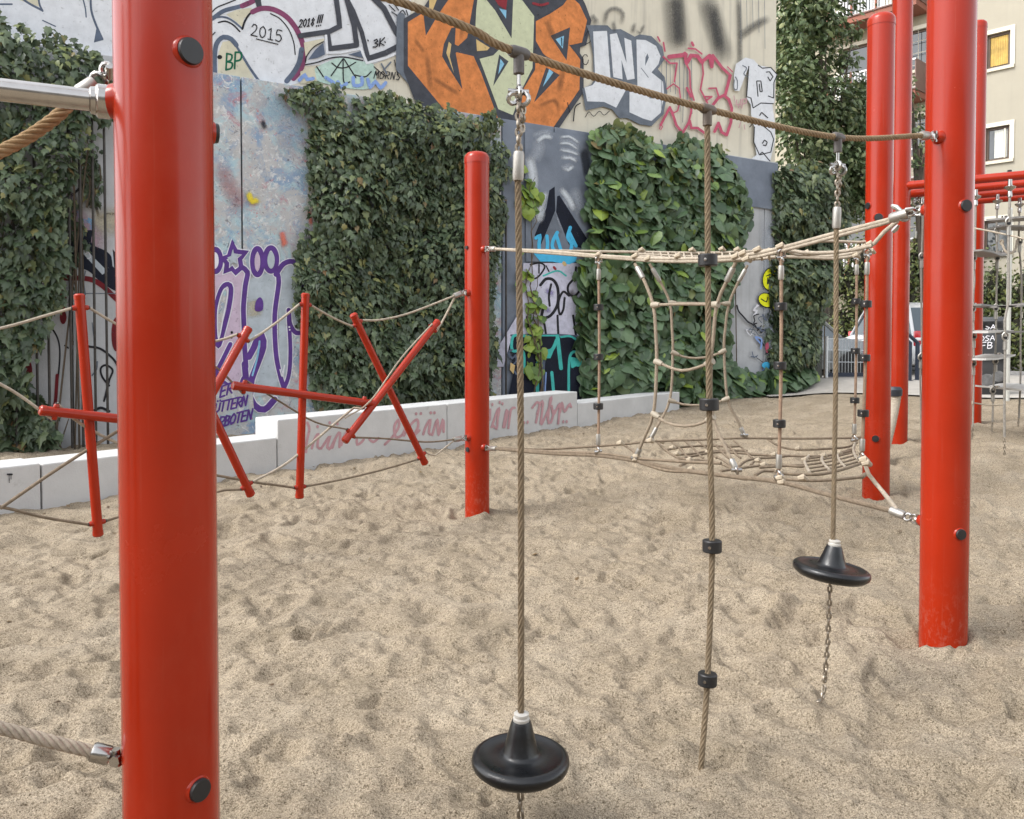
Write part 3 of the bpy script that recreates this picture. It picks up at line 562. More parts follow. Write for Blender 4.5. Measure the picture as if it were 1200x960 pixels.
# pale letter figure at the wall end
g.fill(WHT, [(600, 290), (615, 210), (680, 165), (740, 180), (775, 220), (860, 235), (905, 280), (890, 340), (885, 480), (870, 490), (885, 600), (890, 740), (870, 830), (855, 900), (720, 880), (760, 850), (740, 740), (745, 660), (720, 560), (720, 500), (690, 450), (700, 240), (640, 400), (605, 400)], T5)
for q in ([(705, 225), (690, 440), (720, 450), (735, 520), (790, 485), (880, 490)], [(770, 218), (800, 240), (860, 235), (905, 285), (882, 340), (880, 450), (840, 435)], [(745, 650), (740, 760), (780, 850), (860, 830), (880, 740), (860, 690), (800, 640)], [(780, 850), (800, 830), (855, 895)], [(770, 440), (760, 330), (790, 330), (800, 405), (785, 405), (778, 350)], [(825, 268), (850, 265), (875, 300), (855, 330), (838, 300)], [(800, 770), (815, 745), (835, 760), (825, 785), (805, 780)], [(780, 575), (795, 550), (840, 590)], [(710, 655), (740, 620)]): g.stroke(INK, q, 1.2, T5, smooth=False)
g.stroke(GREY, [(610, 300), (625, 330), (622, 390), (600, 380), (604, 320)], 1, T5); g.stroke(GREY, [(660, 220), (690, 240), (670, 280), (700, 300)], 1, T5)
g.done()

# paint on the concrete panels
g = Painter(WALL, 0.0, cw)
# left of the big post
g.stroke(INK, [(50, 250), (62, 238), (78, 233), (92, 222), (98, 215)], 3); g.stroke(INK, [(104, 222), (112, 240), (116, 254), (122, 254), (124, 251), (150, 251)], 3)
g.fill(AZ, [(90, 247), (94, 249), (95, 256), (103, 258), (103, 255), (110, 258), (109, 270), (105, 270), (104, 262), (98, 261), (98, 269), (92, 266)])
g.spray(SOFTC, [(105, 262), (150, 258)], 40); g.spray(SOFTP, [(60, 225), (120, 300)], 40)
g.fill(REDP, [(60, 290), (80, 288), (120, 292), (124, 300), (90, 303), (62, 303)]); g.fill(NIGHT, [(60, 290), (76, 290), (92, 275), (108, 270), (108, 286), (130, 300), (140, 340), (120, 332), (104, 318), (88, 312), (70, 300)], smooth=True); g.fill(ICE, [(96, 296), (100, 290), (108, 300), (126, 318), (120, 322)]); g.stroke(HALO, [(100, 298), (104, 296), (106, 302), (102, 303)], 1)
g.fill(TAN, [(66, 312), (78, 308), (84, 318), (70, 320)]); g.fill(ICE, [(130, 295), (150, 300), (150, 330), (132, 312)]); g.fill(INK, [(132, 292), (137, 298), (139, 330), (134, 316)])
g.stroke(BAND, [(40, 326), (80, 326), (104, 327), (120, 335), (138, 352), (150, 360)], 6); g.stroke(GREY, [(60, 344), (140, 344)], 1, smooth=False)
for e in (ell(73, 352, 5, 13), ell(74, 372, 4, 8), ell(136, 392, 5.5, 20), ell(33, 436, 5, 14)): g.fill(BAND, e)
for q, wq in (([(58, 380), (68, 398), (70, 420), (66, 460), (64, 478)], 2), ([(104, 406), (118, 409), (132, 420), (140, 432)], 2.6), ([(128, 452), (120, 442), (118, 432), (124, 428), (132, 434), (128, 446), (122, 470)], 2.4), ([(108, 440), (113, 433), (114, 424)], 1.8), ([(100, 318), (98, 330), (100, 345)], 1.6), ([(76, 405), (80, 408)], 2), ([(86, 400), (84, 412)], 1.5), ([(108, 378), (110, 394), (112, 398)], 1.2), ([(100, 478), (108, 482), (118, 478), (128, 482)], 3)): g.stroke(INK if wq > 1.9 else GREY, q, wq)
g.stroke(BAND, [(67, 440), (65, 470), (62, 482)], 4)
# purple piece
T8 = C(240, 280, 6)
0 and g.fill(HALO, [(20, 40), (120, 60), (200, -5), (250, 70), (340, 40), (420, 50), (530, 50), (545, 150), (620, 120), (680, 200), (700, 300), (820, 260), (840, 350), (830, 980), (850, 1280), (20, 1280)], T8)
g.fill(MAUV, [(20, 230), (150, 220), (250, 200), (278, 240), (270, 480), (268, 700), (260, 1000), (180, 1050), (20, 1000)], T8); g.fill(ICE, [(300, 300), (360, 260), (500, 240), (510, 320), (490, 560), (500, 800), (520, 1000), (480, 1090), (300, 1120)], T8)
g.fill(ICE, [(520, 300), (570, 190), (630, 180), (655, 320), (690, 360), (800, 290), (830, 480), (832, 800), (825, 1000), (780, 1120), (600, 1120), (520, 900)], T8)
g.fill(FLAKE, [(600, 680), (660, 690), (672, 900), (650, 1100), (600, 1100)], T8)
g.spray(SOFTC, [T8((340, 420)), T8((350, 560))], 22)
Vs = lambda q, wq, cl=False, sm=True: (g.stroke(HALO, q, wq + 2, T8, closed=cl, smooth=sm), )
Q = [(ell(72, 152, 38, 78, 14), 4.4, True, True), ([(200, 15), (217, 88), (287, 97), (247, 142), (257, 202), (215, 237), (190, 207), (150, 227), (155, 172), (128, 137), (172, 120)], 3.6, True, False), ([(150, 320), (184, 345), (170, 480), (130, 640), (95, 750), (70, 640), (75, 500), (110, 370)], 3.8, True, True), (ell(370, 160, 34, 92, 14), 4.2, True, True), (ell(465, 145, 40, 82, 14), 4.2, True, True),
     ([(255, 195), (300, 235), (285, 330), (272, 480), (275, 600), (280, 760), (290, 900)], 4, False, True), ([(500, 220), (520, 300), (492, 540), (500, 800), (530, 960), (560, 1060)], 3.8, False, True), ([(500, 250), (555, 175), (620, 160), (655, 210), (665, 330), (685, 352), (730, 300), (790, 262)], 4, False, True), ([(590, 500), (600, 600), (645, 662), (700, 640), (738, 560)], 3.6, False, True), ([(590, 560), (602, 780), (590, 960), (545, 1080)], 3.2, False, True), ([(740, 540), (746, 700), (722, 850), (690, 1000), (720, 1100)], 3.4, False, True), ([(832, 760), (828, 960), (760, 1110)], 4, False, True),
     ([(310, 830), (345, 765), (372, 700), (405, 690), (412, 760), (370, 880), (330, 990), (320, 1090)], 5, False, True), ([(280, 880), (300, 1050), (350, 1170), (420, 1200), (490, 1130)], 5, False, True), ([(60, 900), (120, 1000), (230, 1060), (275, 980)], 4, False, True), ([(60, 960), (100, 900), (180, 740)], 3.4, False, True)]
for q in Q: g.stroke(HALO, q[0], q[1] * 1.45 + 2.2, T8, closed=q[2], smooth=q[3])
for q in Q: g.stroke(VIO, q[0], q[1] * 1.45, T8, closed=q[2], smooth=q[3])
g.fill(FLAKE, [(140, 355), (155, 370), (130, 550), (97, 690), (92, 520), (115, 410)], T8); g.stroke(HALO, [(140, 350), (160, 380), (130, 550), (97, 700), (90, 520), (112, 410)], 1.3, T8, closed=True); g.stroke(SKY, [(385, 720), (370, 830), (335, 960)], 2, T8)
g.fill(VIO, [(355, 505), (360, 440), (388, 410), (410, 440), (405, 502)], T8, smooth=True); g.fill(HALO, ell(72, 152, 26, 58), T8); g.fill(MAUV, ell(370, 162, 20, 66), T8); g.fill(ICE, ell(466, 150, 26, 60), T8); g.fill(ICE, [(195, 75), (208, 105), (245, 112), (222, 138), (228, 178), (202, 165), (178, 182), (178, 150), (158, 132), (185, 120)], T8)
for e in (ell(190, 658, 9, 10, 8), ell(188, 695, 7, 7, 8)): g.fill(INK, e, T8)
g.fill(HALO, ell(594, 620, 7, 7, 8), T8); g.fill(HALO, ell(597, 640, 6, 6, 8), T8); g.stroke(HALO, [(530, 920), (545, 965), (560, 890)], 1.5, T8)
g.fill(FLAKE, [(246, 462), (262, 450), (282, 450), (296, 458), (300, 515), (246, 515)])
g.text(VIO, 'ER', (257, 466), (273, 460), 13, 2.3, .2, 1.2); g.text(VIO, 'ÜTTERN', (251, 484), (289, 475), 12, 2.1, .2, 1.1); g.text(VIO, 'RBOTEN', (256, 501), (295, 491), 12, 2.1, .2, 1.1)
for q, m_, wq in (([(300, 110), (345, 150), (330, 190)], soft_mat('spray_sky', (.22, .30, .42), .35), 46), ([(255, 190), (275, 230), (282, 250)], soft_mat('spray_rust', (.34, .12, .14), .45), 26), ([(262, 235), (268, 238)], soft_mat('spray_yellow', (.62, .48, .08), .9), 14), ([(290, 224), (296, 236), (304, 232)], soft_mat('spray_gold', (.65, .52, .04), 1.2), 10), ([(330, 270), (334, 290)], soft_mat('spray_coral', (.6, .15, .1), 1.0), 9), ([(362, 245), (365, 265)], soft_mat('spray_coral_two', (.6, .15, .1), .9), 6), ([(306, 140), (312, 152)], SOFTD, 7), ([(362, 110), (368, 200), (362, 260)], SOFTC, 14)): g.spray(m_, q, wq)
# slate mural fragment
T6 = C(600, 140, 6)
g.fill(SLATE, [(90, 60), (560, 130), (620, 900), (500, 1000), (100, 1000)], T6)
for q, wq in (([(330, 150), (420, 160), (480, 210)], 7), ([(330, 200), (400, 215), (480, 240)], 6), ([(340, 260), (420, 265), (470, 290)], 6), ([(340, 345), (400, 330), (435, 310)], 10), ([(150, 300), (190, 200), (180, 130)], 20), ([(140, 560), (190, 620), (170, 720)], 22), ([(230, 520), (200, 680)], 10), ([(430, 470), (480, 640), (500, 700)], 16), ([(330, 620), (420, 560)], 18), ([(140, 120), (240, 90), (290, 120)], 9), ([(270, 690), (300, 800), (260, 850)], 16)): g.spray(SOFTW, q, wq, T6)
g.fill(NIGHT, [(300, 472), (262, 500), (243, 620), (190, 740), (160, 815), (205, 880), (305, 640)], T6); g.fill(NIGHT, [(318, 540), (335, 535), (352, 562), (440, 700), (570, 905), (520, 915), (400, 880), (310, 650)], T6)
for q, wq in (([(120, 250), (150, 420), (140, 560)], 14), ([(150, 560), (195, 640), (175, 730)], 15), ([(240, 500), (215, 590), (190, 660)], 8), ([(325, 170), (400, 170), (470, 215)], 4), ([(330, 215), (400, 225), (475, 250)], 4), ([(340, 275), (410, 270), (460, 300)], 5), ([(350, 345), (395, 355), (435, 320)], 6), ([(335, 480), (400, 560), (440, 650)], 9), ([(300, 690), (330, 790)], 8), ([(170, 160), (230, 120), (290, 130)], 7), ([(330, 130), (400, 120), (480, 170)], 4)): g.spray(SOFTL, q, wq, T6)
for q, wq in (([(560, 560), (590, 760), (580, 900)], 24), ([(500, 200), (540, 420)], 12)): g.spray(SOFTD, q, wq, T6)
g.fill(GREY, [(300, 650), (355, 800), (300, 880), (235, 820)], T6)
for q in ([(168, 835), (196, 820), (190, 880), (196, 960)], [(245, 820), (250, 880), (240, 960)], [(318, 795), (290, 850), (285, 900), (320, 950)], [(310, 810), (350, 940)], [(410, 760), (392, 830), (420, 880), (400, 960)], [(400, 790), (450, 890)]): g.stroke(AZ, q, 4, T6)
TL = C(560, 270, 6)
g.fill(LIL, [(320, 230), (740, 230), (760, 745), (240, 745), (180, 960), (60, 960), (300, 560)], TL); g.fill(AZ, [(390, 160), (700, 170), (690, 220), (640, 240), (520, 220), (440, 220)], TL)
for q, m_, wq in (([(470, 420), (540, 450)], soft_mat('spray_lilac', (.30, .27, .48), .8), 8), ([(460, 560), (520, 560)], soft_mat('spray_lilac_two', (.30, .27, .48), .8), 8), ([(680, 520), (720, 540)], soft_mat('spray_lilac_three', (.30, .27, .48), .8), 9), ([(640, 420), (700, 500)], soft_mat('spray_brown', (.12, .1, .1), .7), 10)): g.spray(m_, q, wq, TL)
g.stroke(TEAL, [(460, 320), (560, 285), (620, 320)], 2, TL); g.stroke(REDP, [(535, 260), (545, 272)], 3, TL); g.stroke(TAN, [(605, 230), (612, 240)], 4, TL)
for q, wq in (([(440, 385), (480, 342), (530, 350), (562, 410), (560, 520), (510, 600), (450, 612), (462, 540)], 3.4), ([(515, 380), (500, 460), (505, 530)], 2.6), ([(640, 460), (600, 432), (568, 500), (575, 590), (600, 560), (610, 475)], 2.6), ([(690, 260), (680, 330), (635, 390), (640, 445), (680, 462), (720, 420)], 2.6), ([(360, 345), (420, 330), (470, 260), (440, 230), (370, 240)], 2), ([(430, 240), (430, 300)], 1.8), ([(345, 610), (360, 690), (390, 700), (400, 660)], 2.6), ([(420, 440), (395, 430), (375, 470)], 2.4), ([(455, 610), (470, 670), (480, 740)], 2.6), ([(560, 600), (566, 740)], 2.6), ([(670, 600), (690, 740)], 2.6), ([(735, 240), (728, 220)], 3), ([(480, 250), (500, 290)], 1.5)): g.stroke(INK, q, wq, TL)
g.fill(NIGHT, [(238, 735), (560, 742), (760, 770), (1000, 800), (1000, 1290), (190, 1290), (250, 1000)], TL); g.stroke(SLT, [(235, 738), (400, 735), (560, 735), (700, 745), (780, 760)], 2.2, TL)
for q, wq in (([(330, 742), (250, 745), (244, 845), (318, 852), (325, 1000)], 3.2), ([(320, 742), (550, 740)], 1.8), ([(560, 745), (575, 880), (585, 970)], 4.5), ([(420, 1290), (428, 900), (520, 840), (555, 770)], 4), ([(585, 750), (650, 745), (700, 775)], 2.4), ([(640, 1290), (650, 880), (760, 900), (665, 960)], 3), ([(520, 1000), (540, 1200), (560, 1290)], 3.6), ([(700, 950), (830, 940)], 3)): g.stroke(TEAL, q, wq, TL)
g.stroke(SLT, [(452, 1280), (460, 940), (470, 900)], 4, TL); g.stroke(BLU, [(470, 1180), (480, 1000)], 1.5, TL); g.fill(TEAL, [(650, 890), (745, 905), (655, 960)], TL); g.fill(TEAL, [(540, 830), (430, 880), (440, 900), (510, 900)], TL)
g.stroke(SLT, [(240, 840), (215, 860), (240, 900), (265, 880), (270, 920), (240, 960), (270, 1010)], 2, TL); g.fill(TAN, [(230, 930), (262, 950), (250, 1010), (225, 980)], TL); g.fill(BLU, [(190, 1200), (270, 1150), (270, 1290), (180, 1290)], TL)
# right end of the panels
TY = C(860, 290, 5.65)
g.fill(SLATE, [(840, 180), (912, 192), (909, 246), (836, 236)]); 
g.spray(SOFTW, [(900, 238), (904, 330), (902, 430)], 26)
for e, m_ in ((ell(245, 210, 58, 82, 18, .15), INK), (ell(243, 210, 50, 72, 18, .15), NEON), (ell(218, 352, 62, 50, 16, .5), INK), (ell(216, 350, 54, 42, 16, .5), NEON), (ell(272, 415, 12, 30, 12, -.3), NEON)): g.fill(m_, e, TY)
for q in ([(215, 190), (245, 180), (285, 195)], [(225, 200), (222, 245)], [(250, 200), (250, 240)], [(240, 290), (262, 320), (245, 400)], [(180, 340), (215, 360), (225, 330)]): g.stroke(INK, q, 1.2, TY)
for k_ in range(26):
    x, y = random.uniform(110, 290), random.uniform(430, 800); q = [(x, y)]
    for j in range(4): x += random.uniform(-40, 40); y += random.uniform(-40, 40); q.append((min(x, 290), y))
    g.stroke([INK, GREY, INK, SLT, HALO, BLU][k_ % 6] if y > 650 or k_ % 6 < 5 else GREY, q, random.uniform(.8, 2), TY)
g.fill(AZ, ell(215, 780, 30, 22, 10), TY); g.fill(PINK, ell(220, 660, 12, 40, 10), TY)
g.done()
# steel bars of the climbing trellis in front of the panels
def trellis(label, pxs, off, z0, z1):
    t = thing('steel_trellis', label, 'trellis', WALL.pos(srange(pxs[0]), 0, off))
    for px in pxs:
        s_ = srange(px, off); MB().bar(WALL.pos(s_, z0, off), WALL.pos(s_, z1, off), .016, 8).build('bar', mat('dark_trellis_steel', (.06, .055, .05), .5, .6, var=.4, vscale=12), t)
    for zz in (z1 - .02,):
        MB().bar(WALL.pos(srange(pxs[0], off), zz, off + .026), WALL.pos(srange(pxs[-1], off), zz, off + .026), .010, 6).build('cross_wire', STEEL, t)
trellis('dark steel bars with ivy climbing them, left of the big red post', [-90, -34, 18, 43, 57, 83, 96, 111, 125], .16, 0, 4.3)
trellis('dark steel bars at the foot of the middle ivy', list(range(384, 600, 19)), .10, 0, 3.6)
# ------------------------------------------------------------------ low white seat wall
def lw(px): return xy(px, 1 / (.152 - .0001114 * (px - 45)))
LWP = Plane(lw(45), lw(797)); LWR = Matrix((LWP.u, LWP.n, Vector((0, 0, 1)))).transposed()
WBLK = mat('white_concrete', (.51, .51, .50), .85, var=.10, vscale=2.2, bump=.25, bscale=70, spec=.25)
def moss(m):
    n = m.node_tree.nodes; l = m.node_tree.links; b = n['Principled BSDF']; src = b.inputs['Base Color'].links[0].from_socket
    tc = n.new('ShaderNodeTexCoord'); nz = n.new('ShaderNodeTexNoise'); nz.inputs['Scale'].default_value = 5; nz.inputs['Detail'].default_value = 9; nz.inputs['Roughness'].default_value = .75; l.new(tc.outputs['Object'], nz.inputs['Vector'])
    rp = n.new('ShaderNodeValToRGB'); rp.color_ramp.elements[0].position = .62; rp.color_ramp.elements[1].position = .72; rp.color_ramp.elements[1].color = (.5, .5, .5, 1); l.new(nz.outputs['Fac'], rp.inputs[0])
    mx = n.new('ShaderNodeMix'); mx.data_type = 'RGBA'; l.new(rp.outputs[0], mx.inputs['Factor']); l.new(src, mx.inputs['A']); mx.inputs['B'].default_value = (.30, .29, .26, 1); l.new(mx.outputs['Result'], b.inputs['Base Color'])
moss(WBLK)
sw = thing('seat_wall', 'low stepped white concrete seat wall with faded pink lettering along the sand', 'wall', LWP.pos(0, 0, 0))
jl = [-230, 46, 324, 524, 677, 797]; hz = [.36, .35, .53, .53, .35]
for i in range(5):
    s0 = LWP.sz(LWP.hit(jl[i], 390))[0]; s1 = LWP.sz(LWP.hit(jl[i + 1], 390))[0]
    MB().bevbox(LWP.pos((s0 + s1) / 2, (hz[i] - .5) / 2, -.21), (s1 - s0 - .012, .42, hz[i] + .5), .012, LWR).build('concrete_block', WBLK, sw, smooth=False)
g = Painter(LWP, 0.0, sw); TB = C(340, 440, 6.667); TN = C(560, 440, 9.23)
for q in ([(135, 370), (150, 420), (130, 520), (125, 600)], [(170, 570), (190, 500), (220, 460), (215, 560), (245, 570)], [(250, 560), (290, 500), (310, 480), (290, 560), (310, 575), (350, 500)], [(330, 565), (360, 480), (390, 450), (385, 560)], [(400, 545), (420, 480), (450, 430)], [(520, 490), (525, 540), (560, 520), (575, 500)], [(620, 500), (650, 520), (690, 490)], [(740, 540), (800, 480), (850, 400), (845, 350), (815, 400), (825, 480), (870, 470), (900, 420)], [(890, 470), (930, 400), (990, 345), (1000, 400), (960, 480)], [(960, 480), (1010, 430)], [(1040, 460), (1060, 400), (1095, 350), (1085, 450), (1110, 460)], [(1110, 465), (1150, 350), (1160, 460), (1195, 350), (1200, 440)]): g.stroke(ROSE, q, 3, TB)
for q in ((215, 400), (370, 378), (310, 370), (985, 300), (1022, 298), (1100, 292), (1128, 292)): g.fill(ROSE, ell(q[0], q[1], 11, 13, 9), TB)
for q in ([(-100, 480), (-70, 330), (-40, 480), (0, 340)], [(135, 370), (130, 480)], [(150, 560), (215, 370), (235, 360), (215, 470), (205, 575), (165, 540)], [(275, 560), (310, 380), (325, 390), (290, 560)], [(330, 570), (360, 370), (400, 350)], [(590, 350), (640, 290), (670, 300), (630, 510)], [(640, 420), (690, 280), (705, 300), (680, 520)], [(690, 530), (760, 380), (800, 240), (785, 250), (760, 480), (790, 510), (830, 380)], [(800, 330), (820, 420), (880, 310), (890, 330), (870, 520)], [(890, 400), (910, 300), (940, 390), (990, 310), (1010, 340)]): g.stroke(ROSE, q, 2.6, TN)
for q in ((158, 315), (238, 292), (268, 306), (500, 510), (540, 505), (925, 500), (962, 500)): g.fill(ROSE, ell(q[0], q[1], 12, 19, 9), TN)
g.stroke(INK, [(9, 556), (14, 556)], 2); g.stroke(INK, [(10.5, 556), (11, 566)], .8, smooth=False); g.stroke(INK, [(13, 556), (13, 562)], .8, smooth=False)
g.done()
# ------------------------------------------------------------------ leaves, ivy, tree, hedge
def leaf_mat(name, cols, rough=.42, trans=.12):
    m = bpy.data.materials.new(name); m.use_nodes = True; n = m.node_tree.nodes; l = m.node_tree.links; b = n['Principled BSDF']
    geo = n.new('ShaderNodeNewGeometry'); oi = n.new('ShaderNodeObjectInfo'); ad = n.new('ShaderNodeMath'); ad.operation = 'ADD'; fr = n.new('ShaderNodeMath'); fr.operation = 'FRACT'
    l.new(geo.outputs['Random Per Island'], ad.inputs[0]); l.new(oi.outputs['Random'], ad.inputs[1]); l.new(ad.outputs[0], fr.inputs[0])
    rp = n.new('ShaderNodeValToRGB'); e = rp.color_ramp.elements; e[0].position = 0; e[0].color = (*cols[0][1], 1); e[1].position = 1; e[1].color = (*cols[-1][1], 1)
    for p, c in cols[1:-1]: q = e.new(p); q.color = (*c, 1)
    l.new(fr.outputs[0], rp.inputs[0]); l.new(rp.outputs[0], b.inputs['Base Color']); b.inputs['Roughness'].default_value = rough; b.inputs['Specular IOR Level'].default_value = .45
    tr = n.new('ShaderNodeBsdfTranslucent'); l.new(rp.outputs[0], tr.inputs[0]); mx = n.new('ShaderNodeMixShader'); mx.inputs[0].default_value = trans
    l.new(b.outputs[0], mx.inputs[1]); l.new(tr.outputs[0], mx.inputs[2]); l.new(mx.outputs[0], n['Material Output'].inputs[0]); return m
LEAF_DK = leaf_mat('dark_ivy_leaf', [(0, (.034, .053, .027)), (.5, (.064, .094, .048)), (.88, (.118, .156, .084)), (.95, (.16, .19, .08)), (.985, (.22, .22, .08)), (1, (.17, .10, .045))], .40)
LEAF_YG = leaf_mat('pale_new_leaf', [(0, (.085, .115, .045)), (.6, (.13, .165, .065)), (.93, (.19, .22, .075)), (1, (.18, .11, .05))])
LEAF_MD = leaf_mat('vine_leaf', [(0, (.045, .082, .040)), (.45, (.080, .136, .066)), (.88, (.125, .19, .098)), (.965, (.17, .26, .06)), (1, (.26, .35, .05))], .38)
LEAF_TR = leaf_mat('tree_leaf', [(0, (.055, .085, .036)), (.5, (.095, .138, .056)), (.85, (.15, .19, .085)), (1, (.32, .34, .16))], .38, .2)
LEAF_HG = leaf_mat('hedge_leaf', [(0, (.045, .065, .022)), (.5, (.09, .115, .035)), (1, (.18, .19, .06))])
STEM = mat('ivy_stem', (.10, .075, .05), .9, var=.3, vscale=20, bump=.4)
SHP_IVY = [(0, .04), (.20, .16), (.28, -.02), (.44, -.12), (.31, -.36), (.34, -.55), (.15, -.62), (0, -1.12), (-.15, -.62), (-.34, -.55), (-.31, -.36), (-.44, -.12), (-.28, -.02), (-.20, .16)]
SHP_VINE = [(0, -.02), (.20, .16), (.46, .08), (.56, -.22), (.46, -.50), (.22, -.72), (0, -.92), (-.22, -.72), (-.46, -.50), (-.56, -.22), (-.46, .08), (-.20, .16)]
SHP_OVAL = [(0, 0), (.22, -.22), (.26, -.5), (.14, -.8), (0, -1), (-.14, -.8), (-.26, -.5), (-.22, -.22)]
def leaf_tpl(shape, fold=.18, droop=.16):
    V = [(0, -.35, 0.05)] + [(x, y, -fold * abs(x) - droop * max(0, -y - .3) ** 1.3) for x, y in shape]
    n = len(shape); Fc = [(0, 1 + (k + 1) % n, 1 + k) for k in range(n)]
    return np.array(V, float), np.array(Fc)
def frames(N, T):
    N = N / np.linalg.norm(N, axis=1, keepdims=True); T = T - N * (T * N).sum(1, keepdims=True); T /= np.linalg.norm(T, axis=1, keepdims=True) + 1e-9
    return np.stack([np.cross(N, T) * 1.0, T, N], 2)      # columns: across, up (tip is -up), normal
def leaves_mesh(name, P, Rm, sz, tpl, m):
    V, Fc = tpl; n = len(P)
    W = np.einsum('nij,kj->nki', Rm, V) * sz[:, None, None] + P[:, None, :]
    I = (Fc[None] + (np.arange(n) * len(V))[:, None, None]).reshape(-1, 3)
    me = bpy.data.meshes.new(name); W = W.reshape(-1, 3)
    me.vertices.add(len(W)); me.vertices.foreach_set('co', W.ravel()); me.loops.add(I.size); me.loops.foreach_set('vertex_index', I.ravel().astype(np.int32))
    me.polygons.add(len(I)); me.polygons.foreach_set('loop_start', np.arange(0, I.size, 3, dtype=np.int32)); me.update(); me.materials.append(m); return me
def place_leaves(root, P, Rm, sz, tpl, m, front, nsingle=300):
    """the leaves that show largest are parts, the rest one stuff part"""
    order = np.argsort(-front); a, b = order[:nsingle], order[nsingle:]
    V, Fc = tpl; me = bpy.data.meshes.new('leaf'); me.from_pydata(V.tolist(), [], Fc.tolist()); me.materials.append(m)
    for i in a:
        o = obj('leaf', me, root); M = Matrix([list(Rm[i][r] * sz[i]) + [P[i][r]] for r in range(3)] + [[0, 0, 0, 1]]); o.matrix_basis = M
    stuff(obj('foliage', leaves_mesh('foliage', P[b], Rm[b], sz[b], tpl, m), root))
def inpoly(px, py, poly):
    c = np.zeros(len(px), bool); n = len(poly); j = n - 1
    for i in range(n):
        xi, yi = poly[i]; xj, yj = poly[j]
        c ^= ((yi > py) != (yj > py)) & (px < (xj - xi) * (py - yi) / (yj - yi + 1e-12) + xi); j = i
    return c
def edged(px, py, poly):
    d = np.full(len(px), 1e9); n = len(poly)
    for i in range(n):
        ax, ay = poly[i]; bx, by = poly[(i + 1) % n]; ux, uy = bx - ax, by - ay; t = np.clip(((px - ax) * ux + (py - ay) * uy) / (ux * ux + uy * uy + 1e-12), 0, 1)
        d = np.minimum(d, np.hypot(px - ax - t * ux, py - ay - t * uy))
    return d
def ivy(label, outline, N, size, m, shape, thick, holes=.0, nsingle=300, seed=1, plane=None, tilt=.55, offb=.03, stems=14, grp=None, tops=0.0):
    plane = plane or WALL; rg = np.random.default_rng(seed)
    poly = [plane.sz(plane.hit(x, y, thick * .7)) for x, y in outline]; A = np.array(poly)
    mn, mx = A.min(0), A.max(0); s = []; z = []
    while len(s) < N:
        a = rg.uniform(mn[0] - .1, mx[0] + .1, N); b = rg.uniform(mn[1], mx[1] + .08, N); e = edged(a, b, poly); rag = fbm(a * 3.1, b * 1.6, 160 + seed, 3); ins = inpoly(a, b, poly)
        ok = (ins & ((e > -.30 * rag) | (rg.random(N) < .12))) | (~ins & (e < .20 * rag) & (rg.random(N) < .7))
        nz = fbm(a * 1.3, b * 1.3, 60 + seed, 3)
        ok &= (rg.random(N) > np.clip((holes - (nz + .35 + e * .5)) * 4, 0, .96))
        s.extend(a[ok]); z.extend(b[ok])
    s = np.array(s[:N]); z = np.array(z[:N]); e = edged(s, z, poly)
    bulge = np.clip(e / .45, .15, 1) ** .6 * (.62 + .38 * fbm(s * 1.7, z * 1.7, 80 + seed, 3) + .28 * fbm(s * 4.5, z * 4.5, 90 + seed, 2))
    u = rg.random(N) ** .45; off = offb + thick * bulge * u
    P = np.array(plane.a)[None] + np.outer(s, np.array(plane.u)) + np.outer(off, np.array(plane.n)); P[:, 2] = z
    gzv = base_z(P[:, 0], P[:, 1]); P[:, 2] = np.maximum(P[:, 2], gzv + .04)
    n0 = np.array(plane.n); u0 = np.array(plane.u); ds = .06
    gs = (fbm((s + ds) * 1.7, z * 1.7, 80 + seed, 3) - fbm(s * 1.7, z * 1.7, 80 + seed, 3)) / ds; gt = (fbm(s * 1.7, (z + ds) * 1.7, 80 + seed, 3) - fbm(s * 1.7, z * 1.7, 80 + seed, 3)) / ds
    Nn = n0[None] - np.outer(gs * thick * .5, u0) + np.outer(tilt * rg.uniform(.2, 1.5, N) - gt * thick * .5, [0, 0, 1]) + rg.normal(0, .42, (N, 3))
    T = np.array([0, 0, 1.])[None] + rg.normal(0, .30, (N, 3)) + np.outer(fbm(s * .9, z * .9, 120 + seed, 2) * .5, u0); Rm = frames(Nn, T)
    sz = size * rg.uniform(.5, 1.4, N) * (1 + .25 * fbm(s * 2.2, z * 2.2, 130 + seed, 2)) * (1 + .35 * np.clip((1.6 - z) / 1.6, 0, 1)); front = u + rg.random(N) * .05 + sz / size * .2
    c = A.mean(0); root = thing('ivy', label, 'ivy', plane.pos(c[0], max(0, mn[1]), .1), grp)
    yg = (u > .55) & (rg.random(N) < np.clip((z - (mx[1] - .75)) / .75, 0, 1) * .5 + .012 + .10 * (fbm(s * 1.1, z * .8, 170 + seed, 2) > .3))     # paler new growth, mostly along the top
    if N > 3000:
        stuff(obj('new_growth', leaves_mesh('new_growth', P[yg], Rm[yg], sz[yg] * .85, leaf_tpl(shape), LEAF_YG), root)); kp_ = ~yg; P, Rm, sz, front = P[kp_], Rm[kp_], sz[kp_], front[kp_]
    place_leaves(root, P, Rm, sz, leaf_tpl(shape), m, front, nsingle)
    st = MB()
    for k in range(stems):
        s0 = mn[0] + (mx[0] - mn[0]) * rg.uniform(.08, .92); pts = []; zz = mn[1] - .05
        top = mx[1] - (mx[1] - mn[1]) * rg.uniform(.08, .4)
        while zz < top:
            if zz < mn[1] + .2 or inpoly(np.array([s0]), np.array([zz]), poly)[0]: pts.append(plane.pos(s0, zz, .06 + rg.uniform(0, .08)))
            s0 += rg.normal(0, .05); zz += .18
        if len(pts) > 2: st.tube(pts, [.014 * (1 - .7 * i / len(pts)) for i in range(len(pts))], 5)
    if st.v: st.build('stem', STEM, root)
    return root
